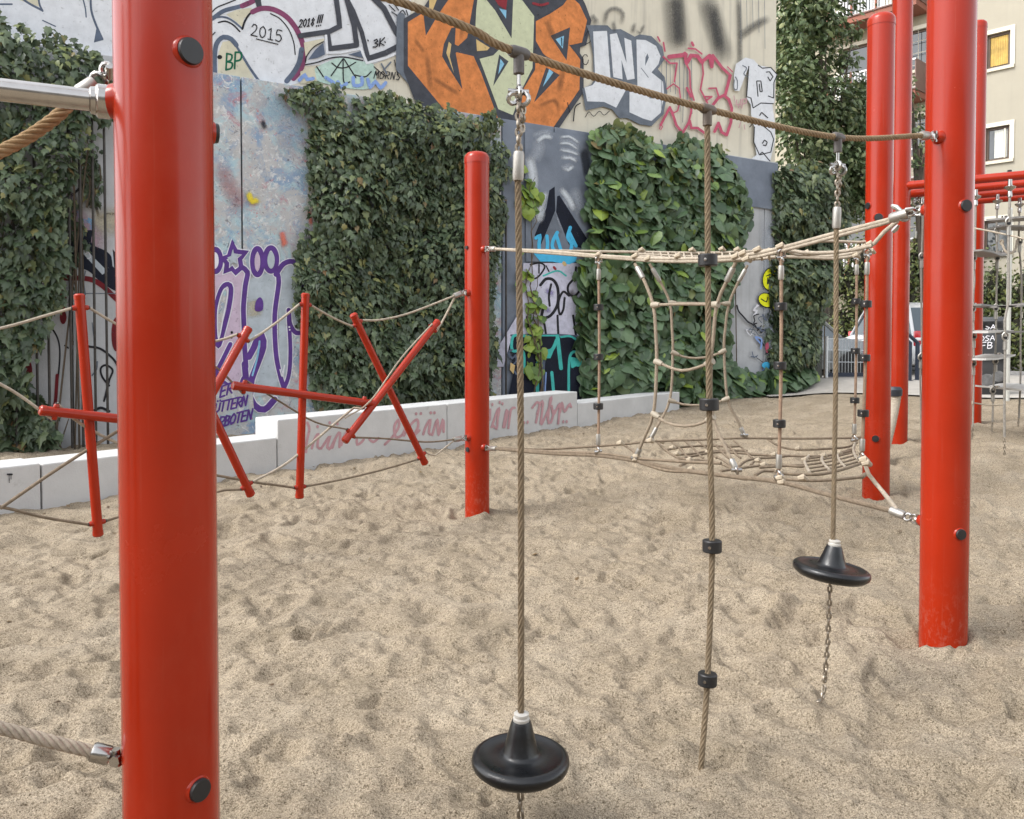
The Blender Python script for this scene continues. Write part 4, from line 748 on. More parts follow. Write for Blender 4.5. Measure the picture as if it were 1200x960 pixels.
ivy('dense ivy hanging over the bars at the left edge of the photo', [(-160, -25), (0, 8), (15, 10), (40, 20), (75, 40), (100, 50), (132, 60), (136, 128), (128, 148), (112, 150), (112, 175), (95, 205), (82, 240), (76, 290), (66, 345), (52, 395), (42, 430), (34, 470), (10, 500), (-60, 540), (-160, 560)], 6400, .105, LEAF_DK, SHP_IVY, .50, holes=.25, seed=3, offb=.2)
ivy('low straggling ivy at the foot of the bars behind the left seat wall', [(0, 470), (30, 455), (52, 470), (70, 480), (92, 500), (96, 525), (40, 540), (0, 545)], 520, .11, LEAF_DK, SHP_IVY, .4, holes=.3, seed=4, nsingle=60, stems=5)
ivy('thin strand of ivy climbing between the bars beside the big red post', [(104, 140), (118, 150), (121, 215), (112, 238), (100, 225), (95, 190)], 150, .085, LEAF_DK, SHP_IVY, .25, holes=.5, seed=5, nsingle=40, stems=3)
ivy('thin ivy stem with few leaves on the bars in front of grey graffiti', [(80, 235), (92, 240), (90, 330), (87, 400), (82, 400), (78, 300)], 90, .08, LEAF_DK, SHP_IVY, .2, holes=.3, seed=6, nsingle=40, stems=2)
ivy('wide curtain of dark ivy behind the middle red post', [(346, 103), (372, 93), (420, 100), (470, 108), (520, 117), (560, 122), (596, 132), (612, 150), (616, 180), (606, 215), (608, 250), (600, 300), (594, 350), (588, 400), (588, 440), (590, 472), (374, 482), (374, 440), (366, 400), (352, 350), (354, 300), (364, 250), (370, 160), (360, 128)], 14000, .098, LEAF_DK, SHP_IVY, .55, holes=.30, seed=7, stems=26)
ivy('broad vine with large round leaves on the wall behind the rope net', [(698, 160), (710, 144), (730, 139), (760, 150), (800, 160), (830, 160), (862, 175), (880, 200), (890, 240), (884, 290), (876, 320), (867, 350), (862, 385), (870, 425), (905, 452), (900, 470), (840, 470), (790, 474), (706, 474), (698, 440), (686, 400), (690, 360), (684, 320), (700, 300), (708, 262), (698, 225), (702, 190)], 5200, .20, LEAF_MD, SHP_VINE, .55, holes=.24, seed=8, stems=18, tilt=.35)
ivy('loose yellow-green shoots beside the dark mural', [(616, 165), (640, 170), (636, 230), (628, 300), (634, 330), (640, 470), (625, 470), (616, 330), (612, 250)], 90, .15, leaf_mat('young_vine_leaf', [(0, (.07, .13, .03)), (.5, (.16, .25, .04)), (1, (.28, .36, .05))]), SHP_VINE, .25, holes=.4, seed=9, nsingle=60, stems=3)
ivy('low vine spreading over the sand at the right foot of the wall', [(800, 448), (850, 440), (905, 436), (960, 425), (978, 440), (960, 452), (900, 464), (850, 472), (800, 474)], 620, .2, LEAF_MD, SHP_VINE, .7, seed=10, nsingle=120, stems=0)
COLP = Plane(xy(905, 16.9), xy(1010, 18.2))
ivy('tall rounded ivy-clad column at the right end of the wall', [(922, 196), (932, 187), (960, 184), (992, 190), (1008, 205), (1012, 250), (1002, 300), (990, 340), (978, 390), (968, 436), (924, 450), (919, 400), (920, 300)], 6800, .125, LEAF_DK, SHP_IVY, .8, holes=.05, seed=11, plane=COLP, stems=6, nsingle=150)
tc0 = COLP.sz(COLP.hit(915, 400))[0]; tc1 = COLP.sz(COLP.hit(985, 400))[0]
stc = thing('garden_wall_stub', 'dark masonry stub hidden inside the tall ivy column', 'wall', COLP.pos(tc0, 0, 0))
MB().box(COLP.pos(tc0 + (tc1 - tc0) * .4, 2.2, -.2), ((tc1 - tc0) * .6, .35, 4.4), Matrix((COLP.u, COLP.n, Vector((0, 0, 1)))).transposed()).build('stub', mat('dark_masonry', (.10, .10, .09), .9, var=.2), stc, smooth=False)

def crown(root, blobs, N, size, m, shape, seed, nsingle=0, up=.7):
    rg = np.random.default_rng(seed); vol = np.array([b[3] * b[4] * b[5] for b in blobs]) ** .75; ch = rg.choice(len(blobs), N, p=vol / vol.sum()); Bb = np.array(blobs)[ch]
    d = rg.normal(0, 1, (N, 3)); d /= np.linalg.norm(d, axis=1, keepdims=True); rad = rg.random(N) ** .33
    rad = rad * (1 + .3 * np.sin(d[:, 0] * 5 + d[:, 2] * 4 + ch)) * (1 + .16 * rg.normal(0, 1, N))
    P = Bb[:, :3] + d * Bb[:, 3:6] * rad[:, None]; Nn = d * .8 + np.array([0, 0, up])[None] + rg.normal(0, .55, (N, 3)); T = np.array([0, 0, .8])[None] + rg.normal(0, .6, (N, 3)); T[:, :2] -= d[:, :2] * .5
    place_leaves(root, P, frames(Nn, T), size * rg.uniform(.6, 1.3, N), leaf_tpl(shape), m, rad, nsingle)
def tree(label, base, h, tr, blobs, N, size, m, seed, trunkpts=None):
    root = thing('tree', label, 'tree', base); b = Vector(base)
    tp = [b + Vector((0, 0, -.2)), b + Vector((.06, 0, h * .3)), b + Vector((-.05, .05, h * .6)), b + Vector((.05, 0, h * .85))]
    tp = smooth_path(tp, .25); MB().tube(tp, [tr * (1.25 if i == 0 else 1) * (1 - .75 * i / len(tp)) for i in range(len(tp))], 10).build('trunk', mat('tree_bark', (.075, .06, .045), .95, var=.35, vscale=9, bump=1, bscale=40), root)
    rg = random.Random(seed)
    for q in blobs:
        c = Vector(q[:3]); t0 = tp[int(len(tp) * rg.uniform(.35, .85))]; mid = t0.lerp(c, .5) + Vector((0, 0, rg.uniform(-.1, .3)))
        o = MB(); pp = smooth_path([t0, mid, c], .2); o.tube(pp, [.06 * (1 - .8 * i / len(pp)) for i in range(len(pp))], 6).build('limb', MATS['tree_bark'], root)
    crown(root, blobs, N, size, m, SHP_OVAL, seed); return root
def blob(px, py, d, rx, ry, rz): p = at(px, py, d); return (p.x, p.y, p.z, rx, ry, rz)
b0 = at(962, 390, 20.2); tree('bushy green tree rising beside the end of the graffiti wall', (b0.x, b0.y, gz(b0.x, b0.y)), 8.5, .16,
     [blob(940, 10, 19.6, .75, .7, 1.0), blob(930, 80, 19.4, .6, .6, .8), blob(968, 25, 20, .7, .6, .8), blob(950, 120, 19.8, .85, .8, .8), blob(985, 140, 20.2, .8, .7, .7), blob(940, 165, 19.4, .6, .6, .6), blob(1005, 165, 20.6, .8, .7, .7), blob(975, 190, 20.2, .9, .8, .6), blob(1010, 130, 20.8, .5, .5, .4), blob(960, -40, 19.8, .9, .8, .9), blob(1012, 200, 20.4, .6, .6, .6), blob(926, 130, 19.0, .4, .4, .8), blob(1000, 38, 20.2, .30, .3, .2), blob(992, 68, 20.2, .3, .3, .2), blob(925, 40, 20.6, .9, .6, 1.2), blob(950, 90, 21, .9, .6, 1.0), blob(940, 215, 20.6, .8, .6, .8), blob(985, 215, 20.8, .8, .6, .6), blob(1022, 150, 21, .55, .5, .5), blob(1005, 105, 20.8, .5, .5, .4), blob(1025, 190, 21, .6, .5, .5), blob(1000, 235, 20.8, .8, .6, .6), blob(1022, 232, 21, .5, .5, .5)], 17500, .15, LEAF_TR, 21)
b0 = at(1078, 390, 21.0); tree('thin young tree with sparse leaves seen between the red posts', (b0.x, b0.y, gz(b0.x, b0.y)), 6.5, .05,
     [blob(1068, 110, 21, .22, .22, .3), blob(1078, 128, 21, .25, .22, .25), blob(1070, 150, 21, .3, .25, .25), blob(1066, 95, 21, .2, .2, .2), blob(1080, 170, 21, .28, .2, .2), blob(1070, 190, 21, .25, .2, .2), blob(1072, 235, 21, .35, .3, .35)], 420, .13, LEAF_TR, 22)
def hedge(label, pts, d0, hts, size, N, seed):
    p0 = at(pts[0], 390, d0[0]); root = thing('hedge', label, 'hedge', (p0.x, p0.y, gz(p0.x, p0.y))); bl = []
    n = 12
    for i in range(n):
        t = i / (n - 1); px = pts[0] + (pts[1] - pts[0]) * t; d = d0[0] + (d0[1] - d0[0]) * t; p = at(px, 390, d); z0 = gz(p.x, p.y); top = at(px, hts[0] + (hts[1] - hts[0]) * t + 14 * math.sin(i * 2.1), d).z
        bl.append((p.x, p.y, z0 + (top - z0) * .30, .55, .5, (top - z0) * .36)); bl.append((p.x + .2, p.y, z0 + (top - z0) * .75, .5, .45, (top - z0) * .28))
    crown(root, bl, N, size, LEAF_HG, SHP_OVAL, seed, up=.5)
    core = MB()
    for q in bl: core.lathe([(.01, -q[5] * .6), (q[3] * .3, -q[5] * .5), (q[3] * .35, 0), (q[3] * .2, q[5] * .5), (.01, q[5] * .6)], q[:3], n=8)
    core.build('branches', mat('hedge_wood', (.03, .028, .018), .95, var=.3), root)
hedge('dark green hedge behind the parked cars left of the red posts', (975, 1105), (25.4, 25.0), (290, 258), .13, 9000, 31)
hedge('tall clipped hedge behind the black litter bin at the right', (1130, 1265), (20.6, 19.2), (312, 330), .11, 8000, 32)
# ------------------------------------------------------------------ buildings across the street
FAC = Plane((13.5, 26.7), (15.5, 24.5)); FR_ = Matrix((FAC.u, FAC.n, Vector((0, 0, 1)))).transposed()
BEIGE = mat('beige_render', (.36, .33, .265), .9, var=.06, vscale=.8, bump=.25, bscale=40, spec=.2); streaks(BEIGE, .1)
TILE = mat('cream_tile_render', (.37, .335, .255), .85, var=.07, vscale=1.2, bump=.2, bscale=30)
TRIM = mat('pale_window_trim', (.66, .62, .52), .8, var=.05, vscale=3); SILLM = mat('window_sill', (.58, .53, .42), .8, var=.06)
GLASS = mat('dark_window_glass', (.03, .035, .04), .06, spec=.9); CURT = mat('net_curtain', (.62, .62, .58), .9, var=.1, vscale=20); FRAME = mat('brown_window_frame', (.10, .065, .045), .5, var=.2); GOLD = mat('yellow_curtain', (.50, .34, .10), .8, var=.35, vscale=3)
OX = mat('oxide_red_slab', (.24, .09, .06), .8, var=.15, vscale=2); RAILM = mat('pale_railing', (.62, .62, .62), .5, var=.05); BRN = mat('brown_balcony_panel', (.16, .09, .075), .6, var=.2, vscale=8)
GROUT = mat('tile_joint', (.36, .33, .27), .9)
def facade(root, t0, t1, z0, z1, holes, m, off=0, rev=.16, name='wall'):
    xs = sorted({t0, t1} | {h[0] for h in holes} | {h[1] for h in holes}); zs = sorted({z0, z1} | {h[2] for h in holes} | {h[3] for h in holes}); mb = MB()
    for i in range(len(xs) - 1):
        for j in range(len(zs) - 1):
            cx, cz = (xs[i] + xs[i + 1]) / 2, (zs[j] + zs[j + 1]) / 2
            if any(h[0] < cx < h[1] and h[2] < cz < h[3] for h in holes): continue
            mb.add([FAC.pos(xs[i], zs[j], off), FAC.pos(xs[i + 1], zs[j], off), FAC.pos(xs[i + 1], zs[j + 1], off), FAC.pos(xs[i], zs[j + 1], off)], [(0, 1, 2, 3)])
    for a, b, c, d in holes:
        q = [(a, c), (b, c), (b, d), (a, d)]
        for k in range(4):
            (ta, za), (tb, zb) = q[k], q[(k + 1) % 4]; mb.add([FAC.pos(ta, za, off), FAC.pos(tb, zb, off), FAC.pos(tb, zb, off - rev), FAC.pos(ta, za, off - rev)], [(0, 1, 2, 3)])
    bk = off - 6                                     # the body of the house behind the front
    mb.add([FAC.pos(t, z, o) for t in (t0, t1) for z in (z0, z1) for o in (off, bk)], [(0, 1, 3, 2), (4, 6, 7, 5), (2, 3, 7, 6), (1, 5, 7, 3)])
    return mb.build(name, m, root, smooth=False)
def fbox(mb, t0, t1, z0, z1, o0, o1): mb.box(FAC.pos((t0 + t1) / 2, (z0 + z1) / 2, (o0 + o1) / 2), (abs(t1 - t0), abs(o1 - o0), z1 - z0), FR_); return mb
def window(root, h, curtain=None, fm=None, off=0, open_=False):
    a, b, c, d = h; fm = fm or FRAME
    f = MB(); th = .07
    for q in ((a, a + th, c, d), (b - th, b, c, d), (a + th, b - th, c, c + th), (a + th, b - th, d - th, d)): fbox(f, *q, off - .15, off - .085)
    wn = f.build('window', fm, root, smooth=False)
    fbox(MB(), a + th, b - th, c + th, d - th, off - .135, off - .125).build('pane', GLASS, wn, smooth=False)
    s = fbox(MB(), a - .12, b + .12, c - .10, c - .005, off + .003, off + .07).build('sill', SILLM, wn, smooth=False)
    tr = MB()
    for q in ((a - .13, a - .004, c, d + .13), (b + .004, b + .13, c, d + .13), (a - .004, b + .004, d + .004, d + .13)): fbox(tr, *q, off + .003, off + .03)
    tr.build('trim', TRIM, wn, smooth=False)
    if curtain:
        cm = MB(); n = 26; x0 = a + th + (.22 * (b - a) if open_ else .02); V = []
        for i in range(n + 1):
            t = x0 + (b - th - .02 - x0) * i / n
            for z in (c + th + .02, d - th - .02): V.append(FAC.pos(t + (.10 * (d - z) / (d - c) if i == 0 and open_ else 0), z, off - .10 + .012 * math.sin(i * 1.9)))
        cm.add(V, [(2 * i, 2 * i + 2, 2 * i + 3, 2 * i + 1) for i in range(n)]); cm.build('curtain', curtain, wn)
        if open_: fbox(MB(), x0 + .28, x0 + .33, c + th, d - th, off - .086, off - .06).build('casement_edge', TRIM, wn, smooth=False)
def ft(px, py=300): return FAC.sz(FAC.hit(px, py))
wins = []
for (x0, x1, y0, y1) in ((1156, 1184, 38.5, 79), (1154.5, 1183, 148.5, 188), (1152.5, 1182, 258, 297)):
    a = FAC.sz(FAC.hit(x0, (y0 + y1) / 2)); b = FAC.sz(FAC.hit(x1, (y0 + y1) / 2)); zc = FAC.hit((x0 + x1) / 2, y1).z; zd = FAC.hit((x0 + x1) / 2, y0).z; wins.append((a[0], b[0], zc, zd))
tE = ft(1089)[0]
more = [(wins[1][0] + 2.9, wins[1][1] + 2.9, w_[2], w_[3]) for w_ in wins]; more += [(wins[0][0] + 2.9 * k, wins[0][1] + 2.9 * k, wins[0][2] + 2.85, wins[0][3] + 2.85) for k in (0, 1)]
p0 = FAC.pos(tE, .4)
ap = thing('apartment_building', 'plain beige apartment house with small framed windows at the right edge', 'building', p0)
facade(ap, tE, tE + 9, -.5, 14, wins + more, BEIGE)
window(ap, wins[0], GOLD); window(ap, wins[1], CURT, open_=True); window(ap, wins[2])
for h in more: window(ap, h, CURT)
# the house with balconies
t9 = ft(890)[0]; bl = thing('balcony_building', 'cream house with oxide red balconies behind the green tree', 'building', FAC.pos(t9, .4))
tb0 = ft(972)[0]; tb1 = ft(1050)[0]; OFF = -.9
lev = []
zb = FAC.hit(1035, 22).z
def atoff(px, py, off): return FAC.hit(px, py, off)
zsl = atoff(1035, 22, .55).z                       # underside of the upper balcony
holes = []
for k in range(-1, 4):
    z = zsl + .2 - 2.85 * k; holes += [(tb0 + .3, tb0 + 1.7, z + .05, z + 2.2), (tb0 + 2.2, tb0 + 3.4, z + .9, z + 2.2)]
tcor = ft(1070)[0]
holes = [h for h in holes if h[2] > .6]
facade(bl, t9 - 3, tE - .01, -.5, 15, holes, TILE, off=-.06)
for h in holes: window(bl, h, None, off=-.06)
tj = MB()
for k in range(34):
    z = 1.5 + k * .38; fbox(tj, tE - 1.1, tE - .02, z, z + .02, -.0595, -.055)
for k in range(4): fbox(tj, tE - 1.1 + k * .32, tE - 1.08 + k * .32, 1.0, 14, -.0595, -.053)
stuff(tj.build('tile_joints', GROUT, bl, smooth=False))
tR = FAC.sz(FAC.hit(1081, 15, .5))[0]
for k in range(-1, 4):
    z = zsl - 2.85 * k
    if z < 1: continue
    b_ = fbox(MB(), tb0 - .3, tR, z, z + .18, -.055, 1.0).build('balcony', OX, bl, smooth=False)
    fbox(MB(), tb0 - .34, tR + .03, z + .185, z + .23, -.05, 1.04).build('slab_edge', BRN, b_, smooth=False)
    rl = MB(); n = int((tR - tb0) / .105)
    for i in range(n): t = tb0 - .3 + i * .105; fbox(rl, t, t + (.05 if i % 10 else .07), z + .26, z + 1.12, .955, .975)
    fbox(rl, tb0 - .3, tR, z + 1.12, z + 1.17, .94, .99); fbox(rl, tb0 - .3, tR, z + .23, z + .26, .94, .99)
    rl.build('railing', RAILM, b_, smooth=False)
    sd_ = MB(); fbox(sd_, tR - .03, tR, z + .24, z + 1.17, .0, .96); sd_.build('side_panel', BRN, b_, smooth=False)
    for i in range(4): t = tb0 + (tR - tb0) * (i + .4) / 4; fbox(MB(), t, t + .06, z + .24, z + 1.2, .985, 1.03).build('railing_post', OX, b_, smooth=False)
# ------------------------------------------------------------------ cars, fence, barrier, bin, lamp post
def car(label, p, ang, colr, L=4.1, H=1.5, wagon=True):
    root = thing('parked_car', label, 'car', p, 'cars parked along the street'); M = Matrix.Translation(p) @ Matrix.Rotation(ang, 4, 'Z'); X = lambda x, y, z: M @ Vector((x, y, z))
    cm = mat(colr[0], colr[1], .25, colr[2], coat=.7, var=.04, vscale=1); st = [(-L / 2, .45, .70, .66), (-L / 2 + .10, .30, .86, .80), (-L / 2 + .5, .22, .93, .84), (-.6, .20, .95, .86), (.4, .20, .95, .86), (L / 2 - 1.1, .2, .95, .85), (L / 2 - .5, .22, .84, .82), (L / 2 - .08, .30, .70, .72), (L / 2, .42, .60, .6)]
    b = MB(); loft(b, [[X(x, -hw + .06, z0), X(x, -hw, z0 + .12), X(x, -hw, (z0 + z1) / 2), X(x, -hw + .03, z1 - .05), X(x, -hw + .10, z1), X(x, hw - .10, z1), X(x, hw - .03, z1 - .05), X(x, hw, (z0 + z1) / 2), X(x, hw, z0 + .12), X(x, hw - .06, z0)] for x, z0, z1, hw in st]); bo = b.build('body', cm, root, sharp=50)
    G = mat('car_glass', (.05, .07, .085), .05, spec=.9)
    xr, xf = (-L / 2 + .22, L / 2 - 1.05); gh = [(xr, .90, .90, .76), (xr + .30, .92, H - .14, .70), (xr + .62, .92, H - .03, .66), (-.1, .92, H, .66), (.35, .92, H - .04, .66), (xf, .92, .93, .76)]
    gl = MB(); loft(gl, [[X(x, -.77, .90), X(x, -hw, z1), X(x, hw, z1), X(x, .77, .90)] for x, z0, z1, hw in gh]); gl.build('windows', G, root, sharp=40)
    rf = MB(); loft(rf, [[X(x, -hw - .02, z1 - .06), X(x, -hw + .04, z1 + .022), X(x, hw - .04, z1 + .022), X(x, hw + .02, z1 - .06)] for x, z0, z1, hw in gh[1:5]]); rf.build('roof', cm, root)
    for sy in (-1, 1):
        for (xa, za, xb, zb_) in ((xr - .02, .9, xr + .34, H - .1), (xf, .93, .37, H - .07), (-.25, .92, -.2, H - .04)): MB().tube([X(xa, sy * .775, za), X(xb, sy * .685, zb_)], .038, 6).build('pillar', cm, root)
        tl = MB(); tl.bevbox((0, 0, 0), (.14, .20, .36), .03); tl.v = [tuple(X(-L / 2 + .12 + v[0], sy * .70 + v[1], .86 + v[2])) for v in tl.v]; tl.build('taillight', mat('red_taillight', (.42, .02, .025), .15, coat=.5), root)
        tw = MB(); tw.bevbox((0, 0, 0), (.145, .20, .07), .01); tw.v = [tuple(X(-L / 2 + .115 + v[0], sy * .701 + v[1], .85 + v[2])) for v in tw.v]; tw.build('taillight_band', mat('clear_lens', (.7, .7, .7), .15), root)
        hl = MB(); hl.bevbox((0, 0, 0), (.3, .34, .16), .04); hl.v = [tuple(X(L / 2 - .22 + v[0], sy * .56 + v[1], .68 + v[2])) for v in hl.v]; hl.build('headlight', MATS['clear_lens'], root)
        for xw in (-L / 2 + .75, L / 2 - .8):
            o = X(xw, sy * .70, .31); ax = (M.to_3x3() @ Vector((0, sy, 0)))
            wl = MB().lathe([(.20, 0), (.30, 0), (.315, .03), (.315, .15), (.29, .18), (.20, .18)], o, ax, 20).build('wheel', mat('tyre', (.02, .02, .02), .85), root)
            MB().lathe([(.20, .10), (.20, .165), (.06, .15), (.05, .17), (0, .17)], o, ax, 14).build('rim', ALU, wl)
    bp = MB(); bp.bevbox((0, 0, 0), (.10, 1.42, .20), .03); bp.v = [tuple(X(-L / 2 + .03 + v[0], v[1], .42 + v[2])) for v in bp.v]; bp.build('bumper', mat('dark_bumper', (.03, .03, .032), .6), root)
    np_ = MB().box((0, 0, 0), (.02, .5, .11)); np_.v = [tuple(X(-L / 2 - .03 + v[0], v[1], .60 + v[2])) for v in np_.v]; np_.build('number_plate', MATS['clear_lens'], root, smooth=False)
    wp = MB().tube([X(xr + .02, -.3, 1.0), X(xr + .02, .1, 1.03)], .012, 5); wp.build('wiper', MATS['tyre'], root)
def carp(px, d): p = at(px, 390, d); return Vector((p.x, p.y, gz(p.x, p.y) + .02))
car('silver grey car parked behind the mesh fence at the ivy column', Vector((6.7, 19.5, gz(6.7, 19.5))), R(-12), ('silver_car_paint', (.20, .215, .22), .25), H=1.62)
car('dark car with red tail lamp half hidden behind the front red posts', Vector((12.2, 23.9, gz(12.2, 23.9))), R(8), ('dark_car_paint', (.06, .062, .07), .5), H=1.45)
car('white car with red tail lamp seen between two red posts', Vector((9.82, 20.5, gz(9.8, 20.5))), R(95), ('white_car_paint', (.52, .53, .54), .0), H=1.72)
FZ = mat('galvanised_fence', (.52, .54, .55), .5, .5, var=.1); NAVY = mat('navy_steel', (.022, .03, .05), .45, .2, var=.15)
def mesh_fence(label, pa, pb, d0, d1):
    a = at(pa, 390, d0); b = at(pb, 390, d1); za, zb2 = gz(a.x, a.y), gz(b.x, b.y); a.z = za; b.z = zb2; root = thing('mesh_fence', label, 'fence', a); d = b - a; n = max(4, int(d.length / .07)); Hh = .86
    up = Vector((0, 0, 1))
    for i in range(n + 1):
        q = a + d * i / n; MB().bar(q + up * .10, q + up * Hh, .006, 5).build('bar', FZ, root)
    for z in (.36, .62, Hh): MB().bar(a + up * z, b + up * z, .009, 5).build('rail', FZ, root)
    MB().box((a + b) / 2 + up * .09, (d.length, .05, .09), Matrix.Rotation(math.atan2(d.y, d.x), 3, 'Z')).build('bottom_rail', NAVY, root, smooth=False)
    for q in (a, b): MB().bar(q - up * .2, q + up * (Hh + .06), .035, 8).build('post', mat('pale_fence_post', (.62, .64, .64), .5), root)
mesh_fence('low galvanised mesh fence between the ivy column and the red posts', 969, 1052, 17.6, 17.8)
mesh_fence('low galvanised mesh fence behind the litter bin', 1086, 1142, 17.9, 17.6)
for lab, px, d, kx in (('navy steel barrier post with slanted head, left one of the pair', 1066.5, 17.0, -1), ('navy steel barrier post with slanted head, right one of the pair', 1075.5, 17.3, -1)):
    p = at(px, 390, d); z = gz(p.x, p.y); p.z = z; bp_ = thing('barrier_post', lab, 'bollard', p, 'navy posts of the street barrier')
    MB().tube([p - Vector((0, 0, .3)), p + Vector((0, 0, .82))], .045, 12).build('shaft', NAVY, bp_); MB().tube([p + Vector((.01, 0, .80)), p + Vector((-.20, .0, .99))], .04, 10).build('head', NAVY, bp_); MB().lathe([(.075, 0), (.075, .015), (.03, .02)], p + Vector((0, 0, .012)), n=12).build('foot_plate', NAVY, bp_)
def bin_():
    d = 14.2; c = at(1159.5, 390, d); z = gz(c.x, c.y); c.z = z; root = thing('litter_bin', 'black public litter bin with white scrawled letters beside the hanging steps', 'litter bin', c)
    pl = Plane(xy(1143, d + .12), xy(1176, d - .12)); m = Matrix((pl.u, pl.n, Vector((0, 0, 1)))).transposed(); q = lambda t, zz, o: pl.pos(t, z + zz, o)
    hw = 17 / 950 * d; BB = mat('anthracite_plastic', (.035, .038, .043), .5, var=.15, vscale=5)
    MB().bevbox(q(hw, 1.03, -.25), (hw * 2, .5, .72), .05, m).build('hood', BB, root); MB().bevbox(q(hw, .34, -.27), (hw * 1.8, .42, .68), .03, m).build('container', mat('black_bin_base', (.012, .012, .013), .6, var=.3, vscale=6), root)
    MB().bevbox(q(hw, 1.25, .004), (hw * 1.3, .012, .13), .005, m).build('slot', mat('slot_dark', (.004, .004, .004), .8), root); MB().bevbox(q(hw, 1.25, .006), (hw * 1.42, .008, .17), .003, m).build('slot_frame', mat('slot_rim', (.05, .05, .055), .4), root)
    MB().box(q(hw, .68, .004), (hw * 1.9, .02, .02), m).build('edge_strip', FZ, root, smooth=False)
    for sgn in (-.3, .5): MB().lathe([(.12 if sgn < 0 else .09, 0), (.1, .004)], q(hw + sgn * hw * .8, .3 + .1 * sgn, -.058), pl.n, 12).build('worn_sticker', mat('worn_sticker', (.10, .10, .10), .8, var=.5, vscale=12), root)
    g = Painter(pl, .008, root); 
    g.text(HALO, 'USA', (1148, 386), (1167, 386), 5.5, .9, .1, 1.1); g.text(HALO, 'DSA', (1148, 400), (1166, 399), 6, .9, .1, 1.1); g.text(HALO, 'FB', (1149, 409), (1164, 408), 7.5, 1, .1, 1.15); g.done()
bin_()
p = at(1181.5, 390, 13.2); p.z = gz(p.x, p.y); lp = thing('steel_pole', 'pale round steel pole rising behind the hanging ropes at the right edge', 'pole', p); MB().bar(p - Vector((0, 0, .3)), p + Vector((0, 0, 3.1)), .036, 12).build('tube', mat('pale_pole', (.50, .50, .46), .5, .3), lp); MB().lathe([(.036, 0), (.03, .02), (0, .03)], p + Vector((0, 0, 3.1)), n=12).build('cap', FZ, lp)

# unseen apartment block added behind the photographer for dark reflections in the lacquer
hb = thing('unseen_block', 'unseen plain grey brown apartment block added behind the photographer', 'building', (0, -22, 0))
MB().box((0, -26, 5), (64, 8, 11)).build('wall', mat('grey_brown_render', (.30, .275, .24), .9, var=.1, vscale=1), hb, smooth=False)
wme = MB().bevbox((0, 0, 0), (1.3, .12, 1.7), .02).mesh('window', GLASS, False)
for i in range(16):
    for j in range(3): o = obj('window', wme, hb); o.location = Vector((-27 + i * 3.6, -21.98, 2.0 + j * 2.9))
# ------------------------------------------------------------------ red posts
def post(label, px, d, ztop, knobs=(), zbase=None, cap=True, r=.1):
    c = at(px, 390, d); zb = gz(c.x, c.y); root = thing('red_post', label, 'post', (c.x, c.y, zb), 'round red steel posts of the playground'); o = Vector((c.x, c.y, 0))
    MB().lathe([(r, zb - .6), (r, ztop)], o, n=48).build('tube', RED, root)
    if cap: MB().lathe([(r + .0025, ztop - .045), (r + .0025, ztop + .002), (r * .96, ztop + .022), (r * .78, ztop + .042), (r * .45, ztop + .052), (0, ztop + .055)], o, n=48).build('top_cap', RED, root)
    vd = (Vector((0, 0, 0)) - o).normalized(); rt = Vector((-vd.y, vd.x, 0))
    for (kx, ky, kr) in knobs:
        dx = (kx - c_px(o)(ky)) * d / F; s_ = max(-.999, min(.999, dx / (r * 1.15))); ph = math.asin(s_) if kr != .0221 else R(97); ax = vd * math.cos(ph) + rt * math.sin(ph)
        z = at(kx, ky, d - .08).z; q = o + ax * (r - .012) + Vector((0, 0, z))
        f = MB().lathe([(kr * 1.3, 0), (kr * 1.24, .008), (kr * 1.14, .013), (kr * 1.06, .0155)], q, ax, 24).build('socket', RED, root)
        MB().lathe([(kr, .010), (kr, .020), (kr * .94, .0235), (0, .024)], q, ax, 24).build('plug', BLOCK, f)
    return root, o
def c_px(o):
    def f(py):
        r = ray(600, py); t = 1
        # pixel column of the axis at photo row py
        z = CAM_H + (ray(600, py) * (o.y / ray(600, py).y)).z
        fw_ = Vector((0, math.cos(PITCH), -math.sin(PITCH))); v = Vector((o.x, o.y, z - CAM_H)); return CX + F * v.x / v.dot(fw_)
    return f
PA, oA = post('big red post in the left foreground with a steel bar on its left', 195.5, 1.776, 3.6, [(222, 57, .028), (247.5, 138, .0221), (234, 932, .024)], cap=True)
PB, oB = post('middle red post with a domed top in front of the dark ivy', 559, 6.6, 2.83, [(572, 290, .016), (546, 290, .015), (547, 527, .02)])
PC, oC = post('round-topped red post behind the rope net, left of the right-hand pair', 1028.5, 6.33, 3.83, [(1017, 240, .026), (1029.5, 255, .030), (1026, 514, .026)])
PD, oD = post('tall red post standing behind the round-topped one', 1053, 8.6, 6.4)
PE, oE = post('large red post at the right holding the high rope', 1110, 3.65, 3.9, [(1131, 242, .026), (1125, 625, .024)])
PF, oF = post('far red post mostly hidden behind the large right one', 1141, 10.2, 5.25)
PG, oG = post('red post outside the left edge carrying the steel bar', -950, 1.42, 2.6); PH, oH = post('red post outside the left edge where the high rope ends', -1250, .98, 3.2)

